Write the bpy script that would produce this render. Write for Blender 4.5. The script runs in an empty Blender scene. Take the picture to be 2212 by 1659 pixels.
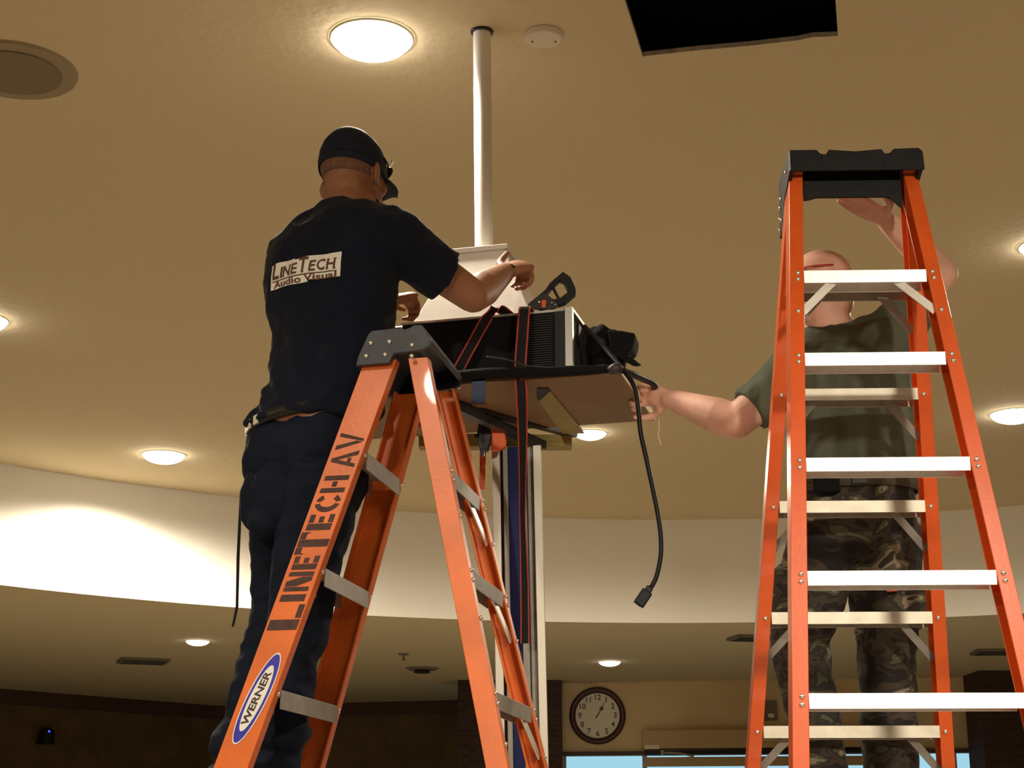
import bpy, bmesh, math, random
from mathutils import Vector, Matrix, noise
from mathutils.bvhtree import BVHTree
random.seed(7)
PI = math.pi
SC = bpy.context.scene
COL = SC.collection
# ---------------------------------------------------------------- camera
FPX, PITCH, EYE = 3500.0, math.radians(16), 1.6
cd = bpy.data.cameras.new('camera'); cam = bpy.data.objects.new('camera', cd); COL.objects.link(cam)
cd.sensor_width = 36; cd.lens = FPX / 2212 * 36; cd.clip_end = 200
cam.location = (0, 0, EYE); cam.rotation_euler = (PI / 2 + PITCH, 0, 0)
SC.camera = cam
# ---------------------------------------------------------------- world, exposure
w = bpy.data.worlds.new('World'); SC.world = w; w.use_nodes = True
w.node_tree.nodes['Background'].inputs[0].default_value = (0.42, 0.72, 0.85, 1)
w.node_tree.nodes['Background'].inputs[1].default_value = 0.9
SC.view_settings.view_transform = 'Standard'; SC.view_settings.look = 'None'
SC.view_settings.gamma = 1; SC.view_settings.use_curve_mapping = False
SC.view_settings.exposure = 0.08
SC.cycles.use_denoising = True
SC.cycles.max_bounces = 8
SC.cycles.sample_clamp_indirect = 6
ZC, ZL = 4.3, 3.42           # tray ceiling and lower ceiling heights
CX, CY, CR = 1.316, 6.488, 7.13   # the round tray

def ray(x, y):
    u = (x - 1106) / FPX; v = (829.5 - y) / FPX
    return Vector((u, math.cos(PITCH) - v * math.sin(PITCH), math.sin(PITCH) + v * math.cos(PITCH)))
def at(x, y, Y):             # where the room is at depth Y
    r = ray(x, y); r *= Y / r.y; return r + Vector((0, 0, EYE))
def onz(x, y, z):
    r = ray(x, y); r *= (z - EYE) / r.z; return r + Vector((0, 0, EYE))

def lamp(name, loc, energy, size=150, blend=1.0, aim=None, col=(1, 0.87, 0.68), rad=0.1):
    l = bpy.data.lights.new(name, 'SPOT'); l.energy = energy; l.color = col
    l.spot_size = math.radians(size); l.spot_blend = blend; l.shadow_soft_size = rad
    o = bpy.data.objects.new(name, l); COL.objects.link(o); o.location = loc
    if aim is not None:
        o.rotation_euler = (Vector(aim) - Vector(loc)).to_track_quat('-Z', 'Y').to_euler()
    return o
LIGHTS = [(-0.486, 5.069), (-2.482, 11.242), (0.529, 10.613), (3.239, 10.104), (-2.83, 8.17), (2.50, 7.07)]
LOWER = [tuple(onz(427, 1384, ZL))[:2], tuple(onz(661, 1453, ZL))[:2], tuple(onz(1317, 1429, ZL))[:2]]
E0 = 160
for i, (x, y) in enumerate(LIGHTS):
    far = i in (1, 2, 3)
    lamp('downlight_beam', (x, y, ZC - 0.16), E0 * (1.45 if far else 0.9 if i else 0.8), 174 if far else 158, 0.5 if far else 0.2)
for i, (x, y) in enumerate(LOWER):
    lamp('downlight_beam', (x, y, ZL - 0.14), 32, 140)
# the tray's other recessed lights, behind and beside the camera
for x, y, e in [(-1.3, 1.6, 330), (1.6, 1.2, 390), (3.9, 3.6, 170), (3.2, 0.4, 170), (-3.6, 3.8, 190)]:
    lamp('downlight_beam', (x, y, ZC - 0.06), e, 150)
lamp('added_spot_beam', (-1.9, -2.2, ZL - 0.06), 420, 44, 1.0, aim=(-0.75, 4.2, 3.0), rad=0.12)  # unseen spot, added to brighten the navy shirt's print and left rail
lamp('wall_wash_beam', (-2.84, 11.6, ZC - 0.03), 330, 148, 0.7, rad=0.1)
lamp('added_spot_beam', (2.1, -2.4, ZL - 0.06), 950, 26, 0.8, aim=(1.15, 4.0, 2.5), rad=0.2)  # unseen narrow spot, added to whiten the right ladder's front steps
for x, y in [(-7, 14), (-3, 17.5), (8, 14)]:
    lamp('downlight_beam', (x, y, ZL - 0.05), 22, 150)

# ---------------------------------------------------------------- materials
def mat(name, col, rough=0.6, metal=0.0, spec=0.5, noise_amt=0.0, noise_scale=8, bump=0.0, bump_scale=60, emit=None, es=0, sheen=0.0, coat=0.0):
    m = bpy.data.materials.new(name); m.use_nodes = True
    nt = m.node_tree; b = nt.nodes['Principled BSDF']
    b.inputs['Base Color'].default_value = (*col, 1); b.inputs['Roughness'].default_value = rough
    b.inputs['Metallic'].default_value = metal; b.inputs['Specular IOR Level'].default_value = spec
    b.inputs['Coat Weight'].default_value = coat
    if sheen: b.inputs['Sheen Weight'].default_value = sheen
    tc = nt.nodes.new('ShaderNodeTexCoord')
    if noise_amt:
        n = nt.nodes.new('ShaderNodeTexNoise'); n.inputs['Scale'].default_value = noise_scale; n.inputs['Detail'].default_value = 6
        nt.links.new(tc.outputs['Object'], n.inputs['Vector'])
        r = nt.nodes.new('ShaderNodeValToRGB')
        r.color_ramp.elements[0].position = 0.35; r.color_ramp.elements[1].position = 0.65
        r.color_ramp.elements[0].color = (*[c * (1 - noise_amt) for c in col], 1)
        r.color_ramp.elements[1].color = (*[min(1, c * (1 + noise_amt * 0.5)) for c in col], 1)
        nt.links.new(n.outputs['Fac'], r.inputs['Fac']); nt.links.new(r.outputs['Color'], b.inputs['Base Color'])
    if bump:
        n = nt.nodes.new('ShaderNodeTexNoise'); n.inputs['Scale'].default_value = bump_scale; n.inputs['Detail'].default_value = 4
        nt.links.new(tc.outputs['Object'], n.inputs['Vector'])
        bp = nt.nodes.new('ShaderNodeBump'); bp.inputs['Strength'].default_value = bump; bp.inputs['Distance'].default_value = 0.01
        nt.links.new(n.outputs['Fac'], bp.inputs['Height']); nt.links.new(bp.outputs['Normal'], b.inputs['Normal'])
    if emit:
        b.inputs['Emission Color'].default_value = (*emit, 1); b.inputs['Emission Strength'].default_value = es
    return m
M = {}
M['ceiling'] = mat('ceiling_paint', (0.64, 0.535, 0.345), 0.9, bump=0.35, bump_scale=22, spec=0.1)
M['ceiling_low'] = mat('lower_ceiling_paint', (0.62, 0.54, 0.35), 0.9, bump=0.2, bump_scale=25, spec=0.1)
M['fascia'] = mat('fascia_paint', (0.88, 0.86, 0.79), 0.9, spec=0.1)
M['drywall'] = mat('drywall_edge', (0.55, 0.48, 0.36), 0.9, noise_amt=0.3, noise_scale=20)
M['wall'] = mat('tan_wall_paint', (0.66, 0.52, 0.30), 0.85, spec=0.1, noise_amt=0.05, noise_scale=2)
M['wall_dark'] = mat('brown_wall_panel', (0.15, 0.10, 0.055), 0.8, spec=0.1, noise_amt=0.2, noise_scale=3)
M['trim_dark'] = mat('dark_brown_trim', (0.07, 0.03, 0.02), 0.6)
M['floor'] = mat('carpet', (0.44, 0.38, 0.30), 0.95, noise_amt=0.3, noise_scale=30)
M['black'] = mat('black_plastic', (0.007, 0.007, 0.009), 0.5, spec=0.25)
M['void'] = mat('plenum_black', (0.012, 0.013, 0.018), 0.9)
M['capgrey'] = mat('grey_black_moulding', (0.045, 0.052, 0.068), 0.5, noise_amt=0.25, noise_scale=14, bump=0.1, bump_scale=200)
M['capblack'] = mat('black_moulding', (0.005, 0.006, 0.009), 0.5, spec=0.25, bump=0.1, bump_scale=200)
M['orange'] = mat('orange_fibreglass', (0.80, 0.17, 0.025), 0.36, noise_amt=0.14, noise_scale=9, bump=0.04, bump_scale=120, coat=0.15)
M['orange2'] = mat('deep_orange_fibreglass', (0.74, 0.105, 0.012), 0.33, noise_amt=0.10, noise_scale=9, bump=0.03, bump_scale=120, coat=0.2)
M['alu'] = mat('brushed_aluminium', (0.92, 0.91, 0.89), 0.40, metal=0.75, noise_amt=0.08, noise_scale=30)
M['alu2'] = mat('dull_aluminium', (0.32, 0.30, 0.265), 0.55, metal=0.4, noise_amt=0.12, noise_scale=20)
M['alu3'] = mat('mid_aluminium', (0.48, 0.445, 0.37), 0.42, metal=0.5, noise_amt=0.12, noise_scale=20)  # rear steps of the right ladder, greyer than its front ones
M['mastalu'] = mat('mast_aluminium', (0.50, 0.48, 0.42), 0.38, metal=0.6)
M['steel'] = mat('rivet_steel', (0.85, 0.82, 0.76), 0.25, metal=0.9)
M['white'] = mat('white_enamel', (0.85, 0.82, 0.76), 0.4)
M['offwhite'] = mat('off_white_plastic', (0.72, 0.65, 0.50), 0.6)
M['grille'] = mat('speaker_grille', (0.20, 0.155, 0.085), 0.9, bump=0.3, bump_scale=300)
M['speaker_rim'] = mat('speaker_rim', (0.30, 0.235, 0.14), 0.8)
M['stencil'] = mat('stencil_paint', (0.075, 0.03, 0.022), 0.7, noise_amt=0.3, noise_scale=60)
M['blue'] = mat('sticker_blue', (0.03, 0.025, 0.42), 0.4)
M['sticker'] = mat('sticker_white', (0.85, 0.85, 0.80), 0.4)
M['ink'] = mat('dark_ink', (0.05, 0.02, 0.015), 0.5)
M['shirtpatch'] = mat('shirt_print_cream', (0.92, 0.91, 0.84), 0.8)
M['shirtink'] = mat('shirt_print_brown', (0.14, 0.055, 0.04), 0.8)
M['shirt_navy'] = mat('navy_black_cotton', (0.006, 0.009, 0.022), 0.9, noise_amt=0.2, noise_scale=5, sheen=0.05, spec=0.2)
M['pants_navy'] = mat('dark_navy_twill', (0.007, 0.012, 0.027), 0.85, noise_amt=0.3, noise_scale=10, spec=0.2, bump=0.15, bump_scale=40)
M['cap_navy'] = mat('navy_cap_twill', (0.010, 0.014, 0.034), 0.8, spec=0.3)
M['shirt_olive'] = mat('olive_cotton', (0.105, 0.118, 0.085), 0.9, noise_amt=0.2, noise_scale=6, spec=0.2)
M['skin1'] = mat('tan_skin', (0.33, 0.145, 0.075), 0.55, noise_amt=0.12, noise_scale=14, bump=0.05, bump_scale=90)
M['skin2'] = mat('fair_pink_skin', (0.76, 0.44, 0.34), 0.5, noise_amt=0.16, noise_scale=12, bump=0.05, bump_scale=90)
M['hair'] = mat('cropped_dark_hair', (0.20, 0.095, 0.058), 0.9, noise_amt=0.25, noise_scale=90)
M['beard'] = mat('dark_beard', (0.02, 0.015, 0.014), 0.9)
M['hair2'] = mat('cropped_grey_hair', (0.42, 0.27, 0.20), 0.9, noise_amt=0.2, noise_scale=90)
M['leather'] = mat('dark_leather', (0.012, 0.009, 0.008), 0.5)
M['belt2'] = mat('olive_web_belt', (0.075, 0.062, 0.038), 0.8)
M['rubber'] = mat('boot_rubber', (0.010, 0.010, 0.010), 0.7)
M['eye'] = mat('eye_white', (0.8, 0.78, 0.74), 0.3)
M['iris'] = mat('eye_iris', (0.05, 0.03, 0.02), 0.2)
M['proj'] = mat('projector_black', (0.006, 0.007, 0.010), 0.7, spec=0.2)
M['projgrey'] = mat('projector_charcoal', (0.022, 0.022, 0.025), 0.55, spec=0.3)
M['silver'] = mat('silver_trim', (0.55, 0.56, 0.55), 0.35, metal=0.4)
M['bracket'] = mat('bracket_dark', (0.03, 0.027, 0.026), 0.4, metal=0.5)
M['strapb'] = mat('strap_charcoal', (0.016, 0.015, 0.017), 0.85, spec=0.2)
M['strapr'] = mat('strap_red', (0.42, 0.045, 0.03), 0.7)
M['ply'] = mat('birch_plywood', (0.23, 0.135, 0.06), 0.7, noise_amt=0.15, noise_scale=5)
M['plyedge'] = mat('plywood_edge', (0.78, 0.62, 0.36), 0.7)
M['yellow'] = mat('yellow_batten', (0.30, 0.22, 0.06), 0.6, noise_amt=0.1)
M['bluetape'] = mat('blue_tape', (0.02, 0.09, 0.30), 0.5)
M['clamporange'] = mat('clamp_orange', (0.75, 0.11, 0.012), 0.45)
M['clampgrey'] = mat('clamp_steel', (0.05, 0.054, 0.06), 0.4, metal=0.6)
M['mastblue'] = mat('mast_blue', (0.004, 0.009, 0.10), 0.5, spec=0.2)
M['mastgap'] = mat('mast_dark_slot', (0.028, 0.025, 0.023), 0.5)
M['cloth'] = mat('black_padded_cloth', (0.007, 0.007, 0.008), 0.9, spec=0.15, bump=0.3, bump_scale=60)
M['glassgreen'] = mat('green_edge', (0.13, 0.20, 0.04), 0.4)
M['clockface'] = mat('clock_face', (0.72, 0.68, 0.52), 0.5)
M['clockrim'] = mat('mahogany_clock_rim', (0.055, 0.016, 0.016), 0.4)
M['ventgrey'] = mat('vent_grey', (0.17, 0.15, 0.10), 0.7)
M['mirrorgold'] = mat('header_panel_tan', (0.45, 0.32, 0.14), 0.5)
M['led'] = mat('blue_led', (0.0, 0.0, 0.3), 0.4, emit=(0.02, 0.03, 1.0), es=6)
M['bulb'] = mat('lamp_lens', (1, 1, 1), 0.4, emit=(1.0, 0.93, 0.84), es=22)
M['bulb_low'] = mat('lamp_lens_low', (1, 1, 1), 0.4, emit=(1.0, 0.93, 0.84), es=7)
M['trimwhite'] = mat('lamp_trim', (0.8, 0.75, 0.62), 0.4)

def brick_mat():
    m = bpy.data.materials.new('dark_brick'); m.use_nodes = True; nt = m.node_tree; b = nt.nodes['Principled BSDF']
    t = nt.nodes.new('ShaderNodeTexBrick'); tc = nt.nodes.new('ShaderNodeTexCoord'); mp = nt.nodes.new('ShaderNodeMapping')
    mp.inputs['Rotation'].default_value = (PI / 2, 0, 0); mp.inputs['Scale'].default_value = (1, 1, 1)
    t.inputs['Scale'].default_value = 4.5
    t.inputs['Color1'].default_value = (0.055, 0.028, 0.022, 1); t.inputs['Color2'].default_value = (0.035, 0.02, 0.017, 1)
    t.inputs['Mortar'].default_value = (0.075, 0.05, 0.038, 1); t.inputs['Mortar Size'].default_value = 0.012
    nt.links.new(tc.outputs['Object'], mp.inputs['Vector']); nt.links.new(mp.outputs['Vector'], t.inputs['Vector'])
    nt.links.new(t.outputs['Color'], b.inputs['Base Color']); b.inputs['Roughness'].default_value = 0.9
    return m
M['brick'] = brick_mat()
def camo_mat():
    m = bpy.data.materials.new('woodland_camouflage'); m.use_nodes = True; nt = m.node_tree; b = nt.nodes['Principled BSDF']
    tc = nt.nodes.new('ShaderNodeTexCoord'); mp = nt.nodes.new('ShaderNodeMapping'); mp.inputs['Scale'].default_value = (1, 1, 1.7)
    n = nt.nodes.new('ShaderNodeTexNoise'); n.inputs['Scale'].default_value = 9; n.inputs['Detail'].default_value = 2.5; n.inputs['Distortion'].default_value = 0.6
    r = nt.nodes.new('ShaderNodeValToRGB'); r.color_ramp.interpolation = 'CONSTANT'
    e = r.color_ramp.elements; e[0].position = 0; e[0].color = (0.018, 0.015, 0.014, 1); e[1].position = 0.44; e[1].color = (0.055, 0.042, 0.030, 1)
    for p, c in [(0.52, (0.030, 0.026, 0.022, 1)), (0.58, (0.085, 0.085, 0.05, 1)), (0.64, (0.26, 0.22, 0.16, 1)), (0.70, (0.035, 0.03, 0.022, 1))]:
        x = e.new(p); x.color = c
    nt.links.new(tc.outputs['Object'], mp.inputs['Vector']); nt.links.new(mp.outputs['Vector'], n.inputs['Vector'])
    nt.links.new(n.outputs['Fac'], r.inputs['Fac']); nt.links.new(r.outputs['Color'], b.inputs['Base Color']); b.inputs['Roughness'].default_value = 0.9
    return m
M['camo'] = camo_mat()
def glass_mat():
    m = bpy.data.materials.new('window_glass'); m.use_nodes = True; b = m.node_tree.nodes['Principled BSDF']
    b.inputs['Base Color'].default_value = (0.9, 0.97, 1, 1); b.inputs['Transmission Weight'].default_value = 1
    b.inputs['Roughness'].default_value = 0.0; b.inputs['IOR'].default_value = 1.05
    return m
M['glass'] = glass_mat()

# ---------------------------------------------------------------- helpers
class MB:
    def __init__(s): s.v = []; s.f = []; s.m = []
    def add(s, vs, fs, mi=0):
        o = len(s.v); s.v += [tuple(v) for v in vs]
        for f in fs: s.f.append([i + o for i in f]); s.m.append(mi)
        return s
    def hexa(s, q0, q1, mi=0):          # prism between two polygons with the same point count
        n = len(q0); fs = [list(range(n))[::-1], [n + i for i in range(n)]]
        fs += [[i, (i + 1) % n, n + (i + 1) % n, n + i] for i in range(n)]
        return s.add(list(q0) + list(q1), fs, mi)
    def box(s, c, size, rot=None, mi=0):
        c = Vector(c); R = rot if rot is not None else Matrix.Identity(3)
        h = [x / 2 for x in size]
        q = lambda z: [c + R @ Vector((a * h[0], b * h[1], z * h[2])) for a, b in ((-1, -1), (1, -1), (1, 1), (-1, 1))]
        return s.hexa(q(-1), q(1), mi)
    def bar(s, p0, p1, wd, th, up, mi=0):   # rectangular bar
        p0, p1 = Vector(p0), Vector(p1); d = (p1 - p0).normalized(); up = Vector(up)
        a = (up - d * up.dot(d)).normalized(); b = d.cross(a)
        q = lambda p: [p + a * x * th / 2 + b * y * wd / 2 for x, y in ((-1, -1), (1, -1), (1, 1), (-1, 1))]
        return s.hexa(q(p0), q(p1), mi)
    def ball(s, c, r, rot=None, n=20, mi=0, zmin=-1.0, zmax=1.0):
        c = Vector(c); R = rot if rot is not None else Matrix.Identity(3); r = r if hasattr(r, '__len__') else (r, r, r)
        m = max(8, n // 2); t0, t1 = math.asin(zmin), math.asin(zmax); vs = []; fs = []
        for j in range(m + 1):
            t = t0 + (t1 - t0) * j / m
            for i in range(n):
                a = 2 * PI * i / n
                vs.append(c + R @ Vector((r[0] * math.cos(t) * math.cos(a), r[1] * math.cos(t) * math.sin(a), r[2] * math.sin(t))))
        for j in range(m):
            for i in range(n): fs.append([j * n + i, j * n + (i + 1) % n, (j + 1) * n + (i + 1) % n, (j + 1) * n + i])
        fs.append(list(range(n))[::-1]); fs.append([m * n + i for i in range(n)])
        return s.add(vs, fs, mi)
    def rings(s, rings, mi=0, cap=True):
        n = len(rings[0]); vs = [p for r in rings for p in r]; fs = []
        for j in range(len(rings) - 1):
            for i in range(n): fs.append([j * n + i, j * n + (i + 1) % n, (j + 1) * n + (i + 1) % n, (j + 1) * n + i])
        if cap: fs.append(list(range(n))[::-1]); fs.append([(len(rings) - 1) * n + i for i in range(n)])
        return s.add(vs, fs, mi)
    def tube(s, pts, rad, n=14, mi=0, round_ends=False, flat=None, sub=5):
        P, Rr = spline(pts, rad if hasattr(rad, '__len__') else [rad] * len(pts), sub)
        if round_ends:
            d0 = (P[0] - P[1]).normalized(); d1 = (P[-1] - P[-2]).normalized()
            pre = []; post = []
            for k in range(1, 4):
                a = PI / 2 * k / 3.4
                pre.append((P[0] + d0 * Rr[0] * math.sin(a), Rr[0] * math.cos(a))); post.append((P[-1] + d1 * Rr[-1] * math.sin(a), Rr[-1] * math.cos(a)))
            P = [p for p, _ in pre[::-1]] + P + [p for p, _ in post]; Rr = [r for _, r in pre[::-1]] + Rr + [r for _, r in post]
        rings = []; side = None
        for i, p in enumerate(P):
            d = (P[min(i + 1, len(P) - 1)] - P[max(i - 1, 0)]).normalized()
            if side is None:
                side = d.cross(Vector((0, 0, 1)) if abs(d.z) < 0.9 else Vector((1, 0, 0))).normalized()
                if flat is not None: side = (flat[0] - d * flat[0].dot(d)).normalized()
            side = (side - d * side.dot(d)).normalized(); up = d.cross(side)
            k = flat[1] if flat is not None else 1.0
            rings.append([p + (side * math.cos(2 * PI * j / n) + up * math.sin(2 * PI * j / n) * k) * Rr[i] for j in range(n)])
        return s.rings(rings, mi)
    def ext(s, poly, off, mi=0):        # polygon of 3-D points extruded by off
        off = Vector(off); return s.hexa([Vector(p) for p in poly], [Vector(p) + off for p in poly], mi)
    def cyl(s, c, r, h, n=32, mi=0, r2=None, axis=None):
        c = Vector(c); A = Vector(axis).normalized() if axis is not None else Vector((0, 0, 1))
        a = A.cross(Vector((0, 0, 1)) if abs(A.z) < 0.9 else Vector((1, 0, 0))).normalized(); b = A.cross(a); r2 = r if r2 is None else r2
        q = lambda rr, z: [c + A * z + (a * math.cos(2 * PI * i / n) + b * math.sin(2 * PI * i / n)) * rr for i in range(n)]
        return s.hexa(q(r, 0), q(r2, h), mi)
def spline(pts, rad, sub=5):
    pts = [Vector(p) for p in pts]; P = []; R = []
    if len(pts) < 3 or sub <= 1: return pts, list(rad)
    for i in range(len(pts) - 1):
        a, b, c, d = pts[max(i - 1, 0)], pts[i], pts[i + 1], pts[min(i + 2, len(pts) - 1)]
        for k in range(sub):
            t = k / sub
            P.append(0.5 * ((2 * b) + (c - a) * t + (2 * a - 5 * b + 4 * c - d) * t * t + (3 * b - a - 3 * c + d) * t ** 3))
            R.append(rad[i] + (rad[i + 1] - rad[i]) * t)
    P.append(pts[-1]); R.append(rad[-1]); return P, R
OFF = {}
def finish(o, parent):
    if parent is None: OFF[o.name] = Vector((0, 0, 0)); return o
    off = OFF[parent.name]; o.data.transform(Matrix.Translation(-off)); o.parent = parent; OFF[o.name] = off
    return o
def fixnormals(me):
    bm = bmesh.new(); bm.from_mesh(me); bmesh.ops.recalc_face_normals(bm, faces=bm.faces); bm.to_mesh(me); bm.free()
def build(name, mb, mats, parent=None, smooth=False, bevel=0, label=None, recalc=True):
    me = bpy.data.meshes.new(name); me.from_pydata(mb.v, [], mb.f)
    if not isinstance(mats, (list, tuple)): mats = [mats]
    for m in mats: me.materials.append(m)
    for p, mi in zip(me.polygons, mb.m): p.material_index = mi; p.use_smooth = smooth
    if recalc: fixnormals(me)
    o = bpy.data.objects.new(name, me); COL.objects.link(o)
    if bevel:
        b = o.modifiers.new('bevel', 'BEVEL'); b.width = bevel; b.segments = 2; b.limit_method = 'ANGLE'
    if label: o['label'] = label
    return finish(o, parent)
def tag(o, label, cat, group=None, kind=None):
    o['label'] = label; o['category'] = cat
    if group: o['group'] = group
    if kind: o['kind'] = kind
    return o
def thing(name, label, cat, loc, group=None):
    o = bpy.data.objects.new(name, None); COL.objects.link(o); o.location = loc; o.empty_display_size = 0.1
    OFF[o.name] = Vector(loc); return tag(o, label, cat, group)
def struct(name, mb, m, parent=None, **k):
    o = build(name, mb, m, parent, **k)
    if parent is None: o['kind'] = 'structure'
    return o
def copy_tree(o, parent=None):
    c = o.copy(); COL.objects.link(c); c.parent = parent
    OFF[c.name] = OFF.get(o.name, Vector((0, 0, 0)))
    for ch in list(o.children): copy_tree(ch, c)
    return c
def remeshed(name, mb, m, parent, voxel, smooth=3, wrinkle=None, label=None, fac=0.5):
    me = bpy.data.meshes.new(name); me.from_pydata(mb.v, [], mb.f); fixnormals(me)
    o = bpy.data.objects.new(name, me); COL.objects.link(o)
    r = o.modifiers.new('r', 'REMESH'); r.mode = 'VOXEL'; r.voxel_size = voxel; r.adaptivity = 0
    if smooth:
        s = o.modifiers.new('s', 'SMOOTH'); s.iterations = smooth; s.factor = fac
    dg = bpy.context.evaluated_depsgraph_get(); me2 = bpy.data.meshes.new_from_object(o.evaluated_get(dg))
    o.modifiers.clear(); o.data = me2; bpy.data.meshes.remove(me); me2.name = name
    if wrinkle:
        ns = [v.normal.copy() for v in me2.vertices]
        for v, nn in zip(me2.vertices, ns): v.co += nn * wrinkle(v.co)
    me2.materials.clear(); me2.materials.append(m)
    for p in me2.polygons: p.use_smooth = True; p.material_index = 0
    if label: o['label'] = label
    return finish(o, parent)
def text_poly(body, size=1.0, shear=0.0, bold=0.0, space=1.0, align='CENTER', maxlen=0):
    c = bpy.data.curves.new('t', 'FONT'); c.body = body; c.size = size; c.shear = shear; c.offset = bold; c.space_character = space
    c.align_x = align; c.align_y = 'CENTER'; c.resolution_u = 4
    o = bpy.data.objects.new('t', c); COL.objects.link(o)
    dg = bpy.context.evaluated_depsgraph_get(); me = bpy.data.meshes.new_from_object(o.evaluated_get(dg))
    bm = bmesh.new(); bm.from_mesh(me)
    bmesh.ops.triangulate(bm, faces=bm.faces)
    if maxlen:
        for _ in range(4):
            es = [e for e in bm.edges if e.calc_length() > maxlen]
            if not es: break
            bmesh.ops.subdivide_edges(bm, edges=es, cuts=1); bmesh.ops.triangulate(bm, faces=bm.faces)
    vs = [(v.co.x, v.co.y) for v in bm.verts]; bm.verts.index_update(); fs = [[v.index for v in f.verts] for f in bm.faces]
    bm.free(); COL.objects.unlink(o); bpy.data.objects.remove(o); bpy.data.meshes.remove(me); bpy.data.curves.remove(c)
    return vs, fs
def fillmesh(name, loops, m, parent=None):       # flat face(s) bounded by loops (outer and holes)
    bm = bmesh.new(); es = []
    for L in loops:
        vs = [bm.verts.new(p) for p in L]
        es += [bm.edges.new((vs[i], vs[(i + 1) % len(vs)])) for i in range(len(vs))]
    bmesh.ops.triangle_fill(bm, use_beauty=True, use_dissolve=False, edges=es, normal=(0, 0, -1))
    me = bpy.data.meshes.new(name); bm.to_mesh(me); bm.free(); me.materials.append(m)
    o = bpy.data.objects.new(name, me); COL.objects.link(o); return finish(o, parent)

# ================================================================= THE SETTING
N = 144
circ = lambda z, r=CR: [Vector((CX + r * math.cos(2 * PI * i / N), CY + r * math.sin(2 * PI * i / N), z)) for i in range(N)]
H_BL, H_BR = onz(1388, 122, ZC), onz(1810, 78, ZC)
hu = (H_BR - H_BL).normalized(); hv = Vector((hu.y, -hu.x, 0)); hw = (H_BR - H_BL).length
hatch = [H_BL, H_BL + hu * 0.2 + hv * 0.003, H_BL + hu * 0.37 - hv * 0.004, H_BL + hu * (hw * 0.80), H_BL + hu * (hw * 0.87) + hv * 0.012, H_BR, H_BR + hv * 0.66, H_BL + hv * 0.66]
c1 = fillmesh('ceiling', [circ(ZC), hatch], M['ceiling']); c1['kind'] = 'structure'
# thickness of the board round the cut opening, and the dark plenum above it
mb = MB(); up = Vector((0, 0, 0.018))
for i in range(len(hatch)):
    a, b = hatch[i], hatch[(i + 1) % len(hatch)]; mb.add([a, b, b + up, a + up], [[0, 1, 2, 3]])
struct('trim_1', mb, M['drywall'])
mb = MB(); hc = (H_BL + H_BR) / 2 + hv * 0.33; zr = Matrix.Rotation(math.atan2(hu.y, hu.x), 3, 'Z')
q = lambda z, e: [hc + zr @ Vector((x * (hw / 2 + e), y * (0.33 + e), z)) for x, y in ((-1, -1), (1, -1), (1, 1), (-1, 1))]
z0, z1 = 0.0185, 0.9
A, B = q(z0, 0.35), q(z1, 0.35); A0 = q(z0, 0.0)
mb.add(A + B, [[4, 5, 6, 7], [0, 1, 5, 4], [1, 2, 6, 5], [2, 3, 7, 6], [3, 0, 4, 7]])
struct('trim_2', mb, M['void'])
mb = MB()
for i in range(N):
    a = circ(ZL)[i]; b = circ(ZL)[(i + 1) % N]; mb.add([a, b, b + Vector((0, 0, ZC - ZL)), a + Vector((0, 0, ZC - ZL))], [[0, 1, 2, 3]])
fa = struct('wall_tray', mb, M['fascia'], smooth=True)
X0, X1, Y0, Y1 = -13, 15, -8, 24
c2 = fillmesh('ceiling', [[Vector((X0, Y0, ZL)), Vector((X1, Y0, ZL)), Vector((X1, Y1, ZL)), Vector((X0, Y1, ZL))], circ(ZL)], M['ceiling_low']); c2['kind'] = 'structure'
fl = struct('floor', MB().box((1, 8, -0.05), (28, 32, 0.1)), M['floor'])
def wallquad(p0, p1, z0, z1, th=0.12, away=1):
    p0 = Vector((p0[0], p0[1], 0)); p1 = Vector((p1[0], p1[1], 0)); d = (p1 - p0).normalized(); n = Vector((-d.y, d.x, 0)) * th * away
    q = lambda z: [v + Vector((0, 0, z)) for v in (p0, p1, p1 + n, p0 + n)]
    return q(z0), q(z1)
def wall(name, segs, m):
    mb = MB()
    for p0, p1, z0, z1 in segs: mb.hexa(*wallquad(p0, p1, z0, z1))
    return struct(name, mb, m)
g = lambda x, y: tuple(onz(x, y, ZL))[:2]
WL0, WC, WB = (-13, 11.8), (-3.93, 21.87), (-0.55, 20.95)
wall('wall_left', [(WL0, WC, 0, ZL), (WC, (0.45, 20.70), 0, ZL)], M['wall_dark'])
mb = MB(); 
for p0, p1 in ((WL0, WC), (WC, (-0.4, 20.93))): mb.hexa(*wallquad(p0, p1, ZL - 0.17, ZL, 0.05, -1))
struct('trim_3', mb, M['trim_dark'])
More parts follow.
